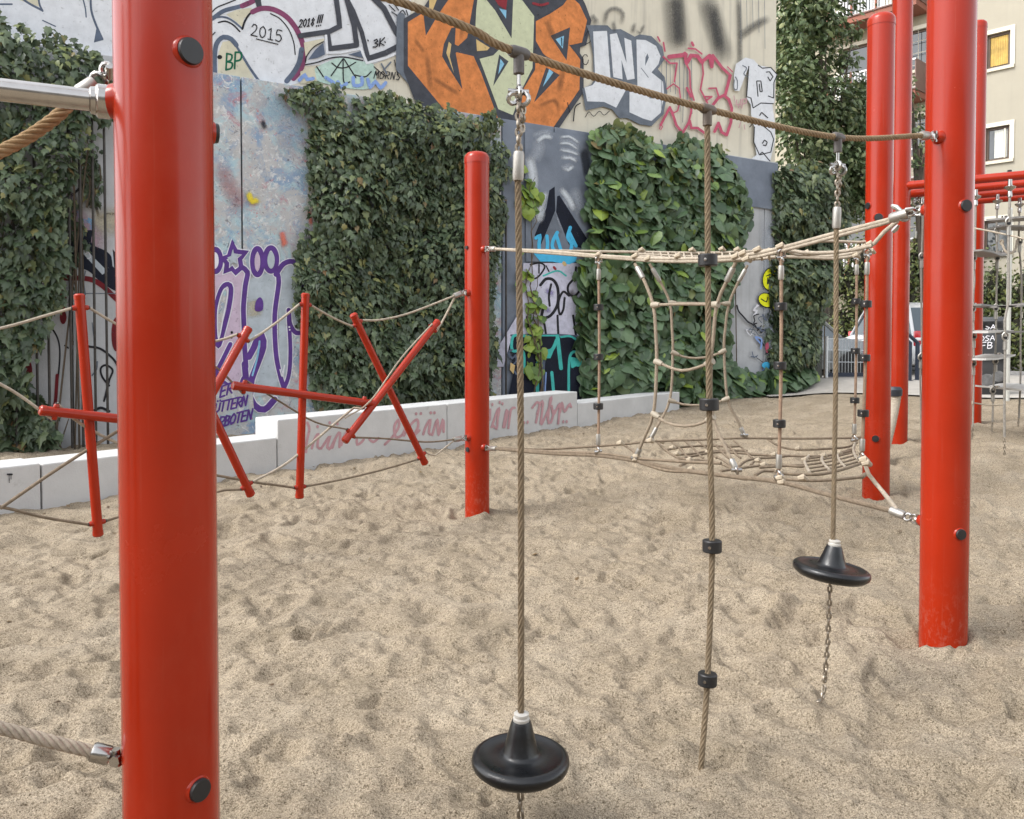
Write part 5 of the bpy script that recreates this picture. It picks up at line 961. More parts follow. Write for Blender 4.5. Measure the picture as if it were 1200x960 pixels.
def ferr(mb, a, b, r): mb.tube([a, a.lerp(b, .12), a.lerp(b, .88), b], [r * .86, r, r, r * .86], 12); return mb
def ring(mb, c, ax, R_, r): 
    ax = Vector(ax).normalized(); a = ax.orthogonal().normalized(); b = ax.cross(a); mb.tube([Vector(c) + (a * math.cos(t) + b * math.sin(t)) * R_ for t in [2 * math.pi * k / 14 for k in range(14)]], r, 7, closed=True); return mb
def fitting(parent, post_o, p_on, rope_dir, rr, L=.09, stub=True, r=.1):
    """red stub on the post, shackle and pressed ferrule; returns where the rope begins"""
    ax = Vector((p_on.x - post_o.x, p_on.y - post_o.y, 0)).normalized(); s0 = Vector((post_o.x, post_o.y, p_on.z)) + ax * (r - .01); d = rope_dir.normalized()
    mb = MB(); 
    if stub: MB().lathe([(.032, 0), (.030, .014), (.022, .026), (.018, .030)], s0, ax, 18).build('rope_socket', RED, parent)
    e = s0 + ax * .034; ring(mb, e + ax * .012, ax.cross(Vector((0, 0, 1))), .019, .0065); mb.bar(e + ax * .0 - Vector((0, 0, .024)), e + Vector((0, 0, .024)), .008, 8); mb.bar(e - ax * .02, e + ax * .006, .014, 10)
    q = e + ax * .026; ring(mb, q + d * .018, Vector((0, 0, 1)).cross(d) + Vector((0, 0, .6)), .018, .006)
    mb.build('shackle', STEEL, parent); a = q + d * .034; ferr(MB(), a, a + d * L, rr * 1.55).build('ferrule', ALU, parent); return a + d * (L - .02)
def on_post(o, px, py, d, r=.1):      # nearest point of a post to a photo direction
    p = at(px, py, d); v = Vector((p.x - o.x, p.y - o.y, 0)); v = v.normalized() * r if v.length > 1e-6 else Vector((0, -r, 0)); return Vector((o.x, o.y, p.z)) + v

# ------------------------------------------------------------------ high carrier rope, steel bar and the near ropes on the left post
h470 = at(470, 3, 2.06); hT1 = at(608, 62, 2.28); hT2 = at(829, 128, 2.74); hT3 = at(982, 161, 3.17)
pe = on_post(oE, 1092, 160, 3.60); pe = oE + (Vector((hT3.x, hT3.y, 0)) - oE).normalized() * .1 + Vector((0, 0, at(1100, 159.5, 3.57).z))
cr = thing('high_rope', 'thick brown twisted rope strung high from the upper left to the large right post', 'rope', pe)
e = fitting(cr, oE, pe, hT3 - pe, .0125, .06); hz_ = oH + Vector((.09, .05, h470.z + .16))
near_rope([hz_, h470, hT1, hT2, hT3, e], .0110, 'rope', cr, mat('sunbleached_rope', (.30, .22, .14), .85, var=.25, vscale=45, bump=.5, bscale=500, spec=.15), lay=.085, step=.006)
br = thing('steel_bar', 'polished stainless steel bar fixed to the left side of the foreground post', 'bar', oA + Vector((-.1, 0, 1.9)))
b1 = at(133, 119.5, 1.765); b0 = at(-20, 102, 1.655); bd = (b1 - b0).normalized(); far_e = b0 - bd * (b0 - (oG + Vector((0, 0, b0.z)))).length * .93
sA = Vector((oA.x, oA.y, b1.z)); ax = (b1 - sA); ax.z = 0; ax.normalize(); b1 = sA + ax * .128 + Vector((0, 0, .0))
MB().bar(far_e, b1 - bd * .0, .0235, 28).build('tube', mat('brushed_bar', (.46, .44, .42), .2, 1.0, var=.06, vscale=50), br)
MB().lathe([(.0245, -.030), (.029, -.027), (.030, -.018), (.033, -.017), (.0365, -.013), (.0365, .010), (.034, .012)], b1 + bd * .004, bd, 32).build('collar', STEEL, br); MB().lathe([(.035, .013), (.035, .019)], b1 + bd * .004, bd, 28).build('seal', BLOCK, br)
MB().lathe([(.040, 0), (.040, .012), (.037, .024)], sA + ax * .085, ax, 28).build('socket', RED, br)
sl = thing('sling_rope', 'tan rope shackled above the steel bar and running down to the left', 'rope', at(120, 90, 1.8)); q0 = at(124, 88, 1.86); q1 = at(96, 106, 1.84); q2 = at(60, 142, 1.80); q3 = at(0, 178, 1.74); q4 = at(-120, 226, 1.64)
near_rope([q1, q2, q3, q4], .0135, 'rope', sl, mat('tan_rope', (.36, .25, .14), .85, var=.2, vscale=45, bump=.5, bscale=500, spec=.15), lay=.09, step=.006)
mb = MB(); ring(mb, at(125, 82, 1.86), (0.2, 1, .1), .014, .006); mb.bar(at(128, 78, 1.84), at(128, 92, 1.86), .008); ring(mb, at(116, 95, 1.855), (.1, .9, .5), .017, .006); mb.bar(at(129, 82, 1.88), at(140, 84, 1.86), .013, 12); mb.build('shackle', STEEL, sl); ferr(MB(), at(112, 97, 1.85), at(92, 110, 1.835), .018).build('thimble', ALU, sl)
lr = thing('low_rope', 'thick pale rope meeting the foot of the foreground post from the left', 'rope', at(120, 885, 1.75)); w0 = at(140, 888, 1.76)
near_rope([at(-160, 812, 1.56), at(0, 853, 1.68), at(60, 869, 1.715), at(112, 882, 1.745)], .0128, 'rope', lr, ROPE2, lay=.085, step=.006)
ferr(MB(), at(107, 880.5, 1.743), at(130, 886, 1.755), .0205).build('ferrule', STEEL, lr); mb = MB(); ring(mb, at(135, 888, 1.755), (.2, 1, .3), .015, .0065); mb.bar(at(136, 878, 1.745), at(138, 897, 1.75), .0085); mb.bar(at(131, 887, 1.755), at(150, 889, 1.76), .009); mb.build('shackle', STEEL, lr); MB().lathe([(.012, 0), (.012, .012), (.0, .012)], at(136.5, 890.5, 1.735), (0, -1, .1), 6).build('bolt_head', STEEL, lr)

# ------------------------------------------------------------------ disc swings and block rope on the high rope
def tclamp(parent, c, down, m=None, L=.058):
    cm = m or mat('grey_clamp', (.10, .09, .085), .5, .3, var=.2, vscale=40); t = (hT3 - h470).normalized(); mb = MB(); mb.tube([c - t * .03, c - t * .02, c + t * .02, c + t * .03], [.0145, .0175, .0175, .0145], 14); mb.tube([c, c + down * L], .0155, 14); mb.build('clamp', cm, parent); return c + down * L
def disc_swing(label, top, ferr_t, ferr_b, collar, dc, R_, tilt, tail, cone_h):
    root = thing('disc_swing', label, 'swing', (top.x, top.y, 0), 'black rubber disc swings hanging from the high rope'); dn = Vector((0, 0, -1))
    e = tclamp(root, top, dn); MB().bar(e, e + dn * .04, .006, 8).build('rod', STEEL, root); e2 = e + dn * .04
    mb = MB(); ring(mb, e2 + dn * .012, (1, .3, 0), .017, .0065); ring(mb, e2 + dn * .03 + Vector((.012, 0, 0)), (.4, 1, 0), .017, .007); ring(mb, e2 + dn * .028 - Vector((.016, 0, 0)), (-.5, 1, .4), .014, .007); mb.bar(e2 + Vector((-.03, 0, -.008)), e2 + Vector((.028, 0, -.012)), .008); mb.build('shackle', STEEL, root)
    chain(root, [e2 + dn * .045, ferr_t], .030, .024, .0048); chain(root, [e2 + dn * .045 + Vector((.012, .01, 0)), e2 + dn * .12 + Vector((.008, .012, 0))], .030, .024, .005)
    ferr(MB(), ferr_t, ferr_b, .0165).build('ferrule', ALU, root)
    near_rope([ferr_b + Vector((0, 0, .01)), ferr_b.lerp(collar, .5) + Vector((.004, 0, 0)), collar - Vector((0, 0, .01))], .0090, 'rope', root, lay=.10, step=.007)
    ax = (Matrix.Rotation(tilt[0], 3, 'Y') @ Matrix.Rotation(tilt[1], 3, 'X') @ Vector((0, 0, 1))).normalized(); k = R_
    MB().lathe([(.021, -.004), (.0235, 0), (.0235, .010), (.019, .012), (.019, .015), (.0215, .017), (.0215, .023), (.015, .026)], dc + ax * (cone_h - .002), ax, 28).build('collar', mat('pale_collar', (.50, .48, .44), .45, .2), root)
    MB().lathe([(.0, -.030), (k * .55, -.030), (k * .86, -.024), (k * .975, -.010), (k, .002), (k * .985, .013), (k * .92, .020), (k * .84, .0215), (k * .82, .019), (k * .44, .021), (k * .385, .024), (k * .355, .031), (k * .28, cone_h * .62), (k * .215, cone_h - .008), (k * .19, cone_h), (0, cone_h)], dc, ax, 64).build('disc_seat', BLACK, root, sharp=60)
    b = dc - ax * .032; chain(root, [b] + tail, .034, .022, .0046); return root
T1 = hT1; disc_swing('near black disc swing with a wide round seat, hanging in the middle foreground', T1, at(608, 178, 2.28), at(607, 212, 2.28), at(610.5, 845, 2.28), at(610, 892, 2.28), .140, (R(1), R(0)), [at(610, 960, 2.27), at(611, 1015, 2.26)], .117)
disc_swing('farther black disc swing with a chain reaching the sand, beside the large right post', hT3, at(981, 243, 3.17), at(980, 268, 3.17), at(976, 637, 3.17), at(974, 669, 3.17), .146, (R(7), R(-1)), [at(970.5, 740, 3.17), at(967, 790, 3.17), at(963.5, 819, 3.15), at(956, 823, 3.13)], .100)
def block(parent, c, ax, r, h, bolt=True):
    b = MB().lathe([(r * .4, -h / 2), (r * .93, -h / 2), (r, -h / 2 + h * .08), (r, h / 2 - h * .08), (r * .93, h / 2), (r * .4, h / 2)], c, ax, 22).build('block', BLOCK, parent, sharp=30)
    if bolt:
        v = (Vector((0, 0, CAM_H)) - c); v -= ax * v.dot(ax); v.normalize(); v = (v + ax.cross(v) * -.25).normalized(); MB().lathe([(.0055, 0), (.0055, .003), (0, .0035)], c + v * (r - .0005), v, 8).build('bolt', STEEL, b)
kr = thing('block_rope', 'twisted brown climbing rope with four black blocks hanging to the sand', 'climbing rope', (hT2.x, hT2.y, 0)); e = tclamp(kr, hT2, Vector((0, 0, -1)), mat('brown_clamp', (.12, .095, .075), .5, .3, var=.2, vscale=40), .055)
kp = [e + Vector((0, 0, .01)), at(829.5, 305, 2.74), at(831, 474, 2.735), at(834.5, 640, 2.72), at(829, 796, 2.70), at(822, 893, 2.685), at(820, 935, 2.67)]
near_rope(kp, .0096, 'rope', kr, lay=.10, step=.007)
for i in range(1, 5): d = (kp[i + 1] - kp[i - 1]).normalized(); block(kr, kp[i], -d, .0325, .040)

# ------------------------------------------------------------------ red crosses strung on ropes
XP = Plane((-2.35, 4.5), (-.285, 6.6))
def xp(px, py, off=0): return XP.hit(px, py, off)
LUGS = {}
def cross(label, bars, key):
    cs = [xp(*b[0]).lerp(xp(*b[1]), .5) for b in bars]; c = cs[0]; root = thing('red_cross', label, 'play bar', (c.x, c.y, c.z), 'crosses of red tubes strung on ropes')
    for bi, (p, q, off) in enumerate(bars):
        a = xp(p[0], p[1], off); b = xp(q[0], q[1], off); d = (b - a).normalized(); r = .0265
        t = MB().bar(a, b, r, 20).build('tube', RED, root)
        for e, dd in ((a, -d), (b, d)):
            MB().lathe([(r + .002, -.022), (r + .0022, 0), (r * .8, .008), (0, .010)], e, dd, 20).build('end_cap', RED, t)
            l = e - dd * .07; sd_ = XP.u if abs(d.z) > .25 else Vector((0, 0, 1)); side = sd_ - d * sd_.dot(d); side.normalize()
            for s_ in (-1, 1):
                MB().lathe([(.015, 0), (.015, .014), (.012, .020)], l + side * s_ * (r - .004), side * s_, 12).build('lug', RED, t); MB().lathe([(.010, 0), (.010, .008)], l + side * s_ * (r + .014), side * s_, 10).build('bushing', BLOCK, t)
            LUGS[(key, bi, 0 if e is a else 1)] = (l - side * (r + .018), l + side * (r + .018))
cross('red tube cross at the left edge, an upright bar with a level bar', [((93, 346), (115, 627), 0), ((48, 481), (168, 494), .054)], 1)
cross('red tube cross half hidden behind the foreground post, bars slanting apart', [((291, 385), (196, 556), .054), ((205, 393), (294, 580), 0)], 2)
cross('red tube cross with an upright bar and a level bar, right of the foreground post', [((358, 345), (351, 583), 0), ((274, 452), (436, 473), .054)], 3)
cross('red tube cross shaped like a tilted X next to the middle post', [((414, 369), (498, 543), 0), ((513, 377), (404, 517), .054)], 4)
def cable(label, pts, m=ROPE2, r=.0095, ferrules=()):
    root = thing('cross_rope', label, 'rope', pts[0]); far_rope(pts, r, 'rope', root, m, n=8)
    for f in ferrules: ferr(MB(), f[0], f[1], r * 1.5).build('ferrule', ALU, root)
    return root
L = LUGS; mid = lambda a, b, s: sagline(a, b, s, 5)
bT = on_post(oB, 546, 341, 6.6); bT = oB + (-XP.u) * .1 + Vector((0, 0, xp(545, 343).z)); bBt = oB + (-XP.u) * .1 + Vector((0, 0, xp(547, 513).z))
frk = thing('upper_rope_end', 'upper forked rope end with shiny fitting on the left of the middle post', 'rope fitting', bT); fe = fitting(frk, oB, bT, xp(525, 352) - bT, .014, .07); frl = thing('lower_rope_end', 'lower forked rope end with shiny fitting on the left of the middle post', 'rope fitting', bBt); fl = fitting(frl, oB, bBt, xp(522, 517) - bBt, .014, .07)
cable('rope sagging from the middle post to the top of the tilted X', [fe, xp(480, 367), xp(446, 375), L[(4, 0, 0)][1]])
cable('short rope from the middle post fitting down to the X bar end', [fe, xp(521, 372), L[(4, 1, 0)][1]])
cable('light rope running along the bar from the upper right end of the X', [L[(4, 1, 0)][0] + XP.n * .03, xp(470, 420, .1), xp(434, 470, .11), xp(404, 490, .09)], r=.007)
cable('rope between the upright bar top and the tilted X', mid(L[(3, 0, 0)][1], L[(4, 0, 0)][0], .01)); cable('rope between the slanting bar top and the upright bar', mid(L[(2, 0, 0)][1], L[(3, 0, 0)][0], .01))
cable('rope rising to the slanting bar behind the foreground post', mid(L[(1, 0, 0)][1], L[(2, 1, 0)][0], .02)); cable('pale rope behind the foreground post to the top of the slanting bar', mid(L[(2, 1, 0)][1], L[(2, 0, 0)][0], .02))
cable('pale rope from the left photo edge to the leftmost cross top', [xp(-120, 410), xp(0, 385), xp(50, 371), L[(1, 0, 0)][0]]); cable('rope coming down from the left photo edge to the level bar end', [xp(-120, 400), xp(0, 450), L[(1, 1, 0)][0] + Vector((0, 0, 0))])
cable('slack rope along the sand to the foot of the leftmost cross', [xp(-120, 575), xp(0, 594), xp(50, 606), L[(1, 0, 1)][0]], ROPE3); cable('slanted rope crossing low behind the foreground post at the left', [xp(0, 596), xp(70, 548), xp(140, 504), xp(175, 482)], ROPE3, .011)
cable('pale rope under the leftmost level bar', [L[(1, 1, 0)][1], xp(95, 497), xp(142, 521), L[(2, 0, 1)][0]], ROPE2); cable('low rope from the leftmost cross foot to the slanting bar foot', [L[(1, 0, 1)][1], xp(142, 605), xp(200, 600), xp(252, 577), L[(2, 1, 1)][0]], ROPE3)
cable('rope slanting from the big post to the level bar end at the purple letters', [xp(200, 405), xp(250, 428), L[(3, 1, 0)][0]], ROPE3, .008); cable('rope slanting down under the level bar to the foot of the X', [L[(3, 1, 0)][1], xp(330, 472), xp(370, 495), L[(4, 1, 1)][0]], ROPE3, .0075)
cable('rope from the slanting bar foot up to the level bar end', [L[(2, 1, 1)][1], xp(340, 540), xp(415, 478), L[(3, 1, 1)][0]], ROPE2, .010); cable('dark rope from the slanting bar foot to the upright bar foot', [xp(205, 548), L[(2, 1, 1)][1], xp(320, 568), L[(3, 0, 1)][0]], ROPE3)
cable('rope from the upright bar foot to the foot of the tilted X', mid(L[(3, 0, 1)][1], L[(4, 0, 1)][0], .015), ROPE3); cable('dark rope from the X bar foot level to the middle post', [L[(4, 1, 1)][1], xp(450, 514), xp(500, 518), fl], ROPE3, .008); cable('short rope from the X foot rising to the middle post', [L[(4, 0, 1)][1], xp(510, 534), xp(520, 526), fl], ROPE2, .007)

# ------------------------------------------------------------------ triangular rope net between three posts
FE = Plane((oB.x, oB.y), (oE.x, oE.y)); BE = Plane((oB.x, oB.y), (oC.x, oC.y)); MIDP = Plane((oB.x, oB.y), ((oE.x + oC.x) / 2, (oE.y + oC.y) / 2)); M2 = Plane((oB.x, oB.y), (oC.x * .75 + oE.x * .25, oC.y * .75 + oE.y * .25)); M3 = Plane((oB.x, oB.y), (oC.x * .25 + oE.x * .75, oC.y * .25 + oE.y * .75))
fe_ = lambda x, y: FE.hit(x, y); be_ = lambda x, y: BE.hit(x, y); mp_ = lambda x, y: MIDP.hit(x, y); m2_ = lambda x, y: M2.hit(x, y); m3_ = lambda x, y: M3.hit(x, y)
up = thing('upper_net', 'bundled pale rope net strung at head height between three red posts', 'rope net', oB + Vector((.1, 0, 2.1)))
pB = oB + (fe_(700, 297) - oB - Vector((0, 0, fe_(700, 297).z))).normalized() * .1 + Vector((0, 0, fe_(576, 291).z)); e = fitting(up, oB, pB, fe_(640, 294) - pB, .014, .07)
pE_ = oE + (fe_(1000, 268) - oE - Vector((0, 0, fe_(1000, 268).z))).normalized() * .1 + Vector((0, 0, fe_(1078, 247).z)); eE = fitting(up, oE, pE_, fe_(1030, 262) - pE_, .016, .085)
def rp(pts, r=.0125, m=ROPE2, par=None, nm='rope'): return far_rope(pts, r, nm, par or up, m, n=8, step=.06)
rp([e, fe_(640, 294.5), fe_(700, 299.5), fe_(760, 303), fe_(830, 303), fe_(875, 299), fe_(918, 290), fe_(975, 274.5), fe_(1040, 258), eE], .013)
rp([e, fe_(700, 301), fe_(770, 306), fe_(830, 306), fe_(880, 302), fe_(920, 293), fe_(980, 277), fe_(1042, 260), eE], .012)
rp([e + Vector((0, .03, 0)), be_(680, 294.5), be_(750, 295.5), be_(830, 296.5), be_(900, 293), be_(960, 283), be_(1005, 284), be_(1021, 283), be_(1028, 276)], .013)
rp([m3_(1024, 286), m3_(1036, 272), m3_(1052, 259)], .014); rp([m2_(918, 292), m2_(940, 300), m2_(980, 300), m2_(1005, 295), m2_(1024, 286)], .014); rp([m3_(918, 292), m3_(940, 296), m3_(975, 296), m3_(1005, 292), m3_(1022, 288)], .013); rp([m2_(860, 306), m2_(920, 301), m2_(975, 303), m2_(1003, 299), m2_(1010, 294)], .014)
rp([fe_(918, 291), mp_(935, 299), mp_(960, 298)], .01)
net = MB(); rgn = random.Random(4)
for k_ in range(7):
    t = k_ / 6; y0 = 298.5 + 1.1 * k_; pl = [be_, m2_, m2_, mp_, mp_, m3_, m3_][k_]
    far_rope([pl(752 + rgn.uniform(-6, 6), y0 - 2), pl(790, y0 + rgn.uniform(0, 2)), pl(830, y0 + 1.5), pl(868, y0), pl(905 + rgn.uniform(-6, 6), y0 - 3)], .0095, mb=net, n=6)
for x in range(756, 905, 9):
    far_rope([be_(x, 296.5), m2_(x + 1, 300), mp_(x + 2, 303), m3_(x + 2, 304.5), fe_(x + 1, 303 + (0 if x < 860 else -.12 * (x - 860)))], .009, mb=net, n=6)
net.build('mesh', ROPE2, up, sharp=80)
kn = MB()
for x, y, pl in ((702, 301, fe_), (745, 303, fe_), (752, 295, be_), (811, 295, be_), (846, 294, be_), (864, 295, m2_), (862, 304, fe_), (915, 292, fe_), (900, 297, mp_), (871, 300, fe_), (1005, 293, m2_), (1019, 288, m2_), (1012, 292, m2_), (1021, 297, m2_), (1003, 302, m2_), (760, 306, fe_), (875, 307, fe_), (830, 304, fe_), (795, 303, fe_), (888, 296, fe_), (945, 299, mp_)):
    c = pl(x, y); kn.tube([c + Vector((-.025, 0, .008)), c + Vector((0, -.012, .02)), c + Vector((.025, 0, .002))], [.012, .018, .012], 7)
stuff(kn.build('knots', mat('pale_knot', (.36, .30, .22), .8, var=.2, vscale=60), up))
mb = MB(); ring(mb, fe_(1060, 253), (.2, 1, 0), .022, .008); ring(mb, fe_(1068, 248), (.2, .3, 1), .022, .008); mb.tube([fe_(1056, 248), fe_(1050, 243), fe_(1045, 241)], [.010, .013, .008], 8); mb.tube([fe_(1070, 246), fe_(1062, 247)], .015, 8); mb.tube([m3_(1046, 272), m3_(1050, 268), m3_(1053, 264)], [.012, .015, .009], 8); mb.build('hook', STEEL, up)

lo = thing('lower_net', 'low brown rope net with woven rungs stretched over the sand between three posts', 'rope net', oB + Vector((.1, 0, .45)))
pB2 = oB + (fe_(700, 530) - oB - Vector((0, 0, fe_(700, 530).z))).normalized() * .1 + Vector((0, 0, fe_(575, 526).z)); e = fitting(lo, oB, pB2, fe_(650, 529) - pB2, .013, .08)
pE2 = oE + (fe_(1000, 586) - oE - Vector((0, 0, fe_(1000, 586).z))).normalized() * .1 + Vector((0, 0, fe_(1080, 610).z)); eE2 = fitting(lo, oE, pE2, fe_(1040, 594) - pE2, .014, .07)
ZL = .50
z_ = lambda x, y, z=None: onz(x, y, ZL if z is None else z)
L3 = lambda pts, r=.012, m=ROPE3, nm='rope': far_rope(pts, r, nm, lo, m, n=8, step=.05)
near_rope([e, fe_(640, 531), fe_(700, 534), fe_(744, 540), fe_(790, 549), fe_(815, 553), fe_(863, 559), fe_(914, 565), fe_(975, 581), fe_(1050, 600), eE2], .0125, 'rope', lo, ROPE3, lay=.1, step=.012)
L3([e, fe_(640, 529), fe_(705, 531.5), fe_(744, 537), fe_(800, 541), fe_(845, 543)], .011); L3([fe_(750, 542), fe_(780, 551), fe_(805, 552.5), fe_(845, 557), fe_(875, 561)], .014)
L3([e + Vector((0, .03, 0)), be_(640, 526.5), be_(727, 521), be_(762, 517.5), be_(830, 515), be_(872, 513.5), be_(940, 514), be_(1003, 513), be_(1018, 511)], .011)
far_rope([z_(1002, 516), z_(1012, 512), be_(1022, 510)], .014, 'rope', lo, ROPE2)
L3([m3_(1014, 545), m3_(1018, 556), m3_(1035, 577), fe_(1050, 597), eE2], .014, ROPE2)
# first woven field
W = lambda pts, r=.011: L3([z_(*p) for p in pts], r)
W([(730, 521), (742, 529), (746, 536)], .011); W([(770, 518), (777, 525), (793, 536), (812, 539)]); W([(782, 527), (800, 524), (827, 522.5), (855, 523.5), (868, 523)]); W([(789, 533), (810, 532), (830, 529), (868, 528), (876, 528.5)]); W([(795, 537.5), (815, 534), (840, 530), (880, 532), (905, 534), (920, 535)]); W([(797, 546), (808, 541), (820, 539), (840, 542), (858, 549), (863, 550)]); W([(835, 533), (850, 541), (858, 548)]); W([(863, 549), (875, 540), (890, 537), (910, 536), (925, 534)]); W([(845, 552), (880, 547), (905, 545), (940, 547), (945, 546)]); W([(880, 545), (885, 540), (895, 543), (900, 546)]); W([(885, 557), (895, 552), (907, 552), (914, 560)], .012)
for x in (786, 802, 818, 832, 846, 860): W([(x, 516.5), (x + 5, 521), (x + 12, 527), (x + 17, 533), (x + 22, 537)], .0095)
# second woven field at the right
W([(900, 515), (914, 523), (936, 527), (985, 525), (1000, 521), (1003, 517)], .011); W([(880, 533), (920, 534), (965, 534.5), (1000, 528)]); W([(890, 548), (920, 546), (943, 545)]); W([(914, 555), (935, 556), (960, 556), (985, 551), (1010, 543)], .012); W([(918, 561), (940, 563), (975, 562.5), (1010, 559)], .012); W([(1010, 559), (1014, 556)], .016)
for a, b in (((944, 538), (1000, 526)), ((944, 541), (1002, 529.5)), ((944, 545), (1004, 533)), ((946, 549), (1006, 537)), ((949, 553), (1008, 540.5))): W([a, ((a[0] + b[0]) / 2, (a[1] + b[1]) / 2 + 1.5), b], .0085)
for q in ([(948, 534), (943, 541), (946, 549), (949, 554)], [(964, 534), (963, 540), (968, 547), (972, 551)], [(981, 531), (982, 537), (986, 543), (991, 548)], [(1002, 519), (1000, 527), (1003, 536), (1009, 542)]): far_rope([z_(*p) for p in q], .013, 'rope', lo, ROPE2)
kn = MB()
for x, y in ((727, 521), (745, 540), (746, 536), (762, 518), (808, 540), (810, 551), (863, 552), (872, 513), (902, 515), (914, 562), (916, 567), (935, 527), (907, 534), (888, 541), (895, 546), (940, 562), (943, 540), (965, 535), (983, 532), (1001, 519), (1009, 542), (1012, 541), (775, 519), (788, 526), (793, 533), (830, 531), (1015, 545), (914, 555)):
    c = z_(x, y) if 762 < x < 1012 and y < 556 else fe_(x, y); kn.tube([c + Vector((-.022, 0, .006)), c + Vector((0, -.01, .014)), c + Vector((.022, 0, 0))], [.011, .019, .012], 7)
stuff(kn.build('knots', MATS['pale_knot'], lo))
def hanging(label, top, bot, pl, blocks, d=None, fl=.075, r=.011):
    A = pl(*top); B = pl(*bot); root = thing('hanging_rope', label, 'climbing rope', B, 'short block ropes hanging in the net'); dr = (B - A).normalized()
    far_rope([A, A.lerp(B, .5) + Vector((.006, 0, 0)), B], r, 'rope', root, mat('rosy_rope', (.27, .185, .13), .85, var=.2, vscale=50, bump=.5, bscale=400, spec=.15), n=10)
    ferr(MB(), A + dr * .07, A + dr * (.07 + fl), r * 1.45).build('ferrule', ALU, root); ferr(MB(), B - dr * (.06 + fl), B - dr * .06, r * 1.45).build('ferrule', ALU, root)
    mb = MB(); ring(mb, A + dr * .04, (1, .2, .2), .017, .006); ring(mb, A + dr * .005, (0, 1, .3), .02, .007); mb.bar(A + Vector((-.025, 0, -.03)), A + Vector((.025, 0, -.02)), .009); ring(mb, B - dr * .03, (1, .2, .2), .018, .007); mb.bar(B + Vector((-.024, 0, .01)), B + Vector((.024, 0, .02)), .012); mb.build('shackle', STEEL, root)
    for y in blocks: c = A.lerp(B, (y - top[1]) / (bot[1] - top[1])); block(root, c, -dr, .033, .042)
hanging('left block rope of the net, in front of the round-leaved vine', (701.5, 303), (701, 532), fe_, (360, 418, 476))
hanging('block rope of the net at the neon yellow graffiti', (915.5, 296), (912.5, 562), fe_, (359, 428, 496))
pc1 = Plane((0, 6.0), (1, 6.0)); pc2 = Plane((0, 4.95), (1, 4.95))
hanging('slim block rope just left of the round-topped red post, set back', (1004, 299), (1001, 518), lambda x, y: pc1.hit(x, y), (353, 411, 469))
hanging('block rope hanging directly in front of the round-topped red post', (1016.5, 294), (1010, 540), lambda x, y: pc2.hit(x, y), (356, 419, 484))
def ladder(label, rails, rungs):
    root = thing('rope_ladder', label, 'rope ladder', rails[0][-1], 'rope ladders hanging in the net')
    m = mat('beige_rope', (.27, .22, .165), .85, var=.2, vscale=45, bump=.5, bscale=400, spec=.15)
    for q in rails:
        far_rope(q, .0125, 'rail', root, m, n=8); ferr(MB(), q[0].lerp(q[1], .25), q[0].lerp(q[1], .95), .018).build('ferrule', ALU, root); k = len(q); ferr(MB(), q[-1].lerp(q[-2], .9 if (q[-1] - q[-2]).length < .12 else .5), q[-1].lerp(q[-2], .1), .0175).build('ferrule', ALU, root)
        mb = MB(); ring(mb, q[-1], (1, 0, .3), .02, .008); mb.bar(q[-1] - Vector((.03, 0, 0)), q[-1] + Vector((.03, 0, .0)), .012); mb.build('shackle', STEEL, root)
    for q in rungs:
        far_rope(q, .011, 'rung', root, m, n=8)
        for a, b in ((q[0], q[1]), (q[-1], q[-2])): d = (b - a).normalized(); MB().tube([a - d * .012, a + d * .015, a + d * .05], [.02, .021, .014], 10).build('rung_clamp', mat('grey_rung_clamp', (.30, .26, .2), .6, var=.2), root)
tp1, tp2 = fe_(766, 357.5), be_(854, 357)
ladder('front rope ladder with sagging rungs in the middle of the net', [[fe_(p[0], p[1]) for p in ((744, 309), (754, 327), (765.5, 357.5), (768.5, 392), (769.5, 425), (766, 483), (754, 515), (745, 537))], [fe_(p[0], p[1]) for p in ((862, 308), (851, 331), (840, 357), (836, 395), (833, 430), (835, 488), (851, 526), (863, 551))]],
    [[fe_(766, 357.5), fe_(803, 356.5), fe_(840, 357)], [fe_(769.5, 424), fe_(783, 430), fe_(799, 434.5), fe_(817, 431), fe_(834, 424)], [fe_(766, 485), fe_(780, 495), fe_(802, 499.5), fe_(822, 496), fe_(835, 489)]])
ladder('rear rope ladder set back behind the front one in the net', [[be_(p[0], p[1]) for p in ((761, 309), (774, 331), (785, 355), (787.5, 385), (788.5, 413), (785, 468), (770, 500), (762, 515))], [be_(p[0], p[1]) for p in ((876, 311), (865, 331), (854, 357), (850, 385), (848.5, 411), (852.5, 467), (864, 492), (872, 510))]],
    [[be_(785, 355), be_(820, 355.5), be_(854, 356)], [be_(788.5, 413), be_(800, 418), be_(816, 420), be_(835, 417), be_(849, 411)], [be_(785, 469), be_(800, 474), be_(820, 475), be_(840, 472), be_(853, 467)]])
cs = thing('ribbed_hose', 'beige ribbed rope sleeve with dark end cap between the two red posts', 'rope', at(1045, 500, 7.6)); hp = smooth_path([at(1048, 456, 7.7), at(1047, 470, 7.7), at(1043, 495, 7.6), at(1036, 528, 7.5), at(1030, 550, 7.45)], .012)
MB().tube(hp, [(.062 + .004 * (k % 2)) * (1 - .35 * k / len(hp)) for k in range(len(hp))], 16).build('sleeve', ROPE2, cs); MB().tube([hp[0] + Vector((0, 0, .02)), hp[0], hp[5]], [.055, .072, .072], 16).build('end_cap', mat('dark_cap', (.03, .035, .045), .5, .3), cs)

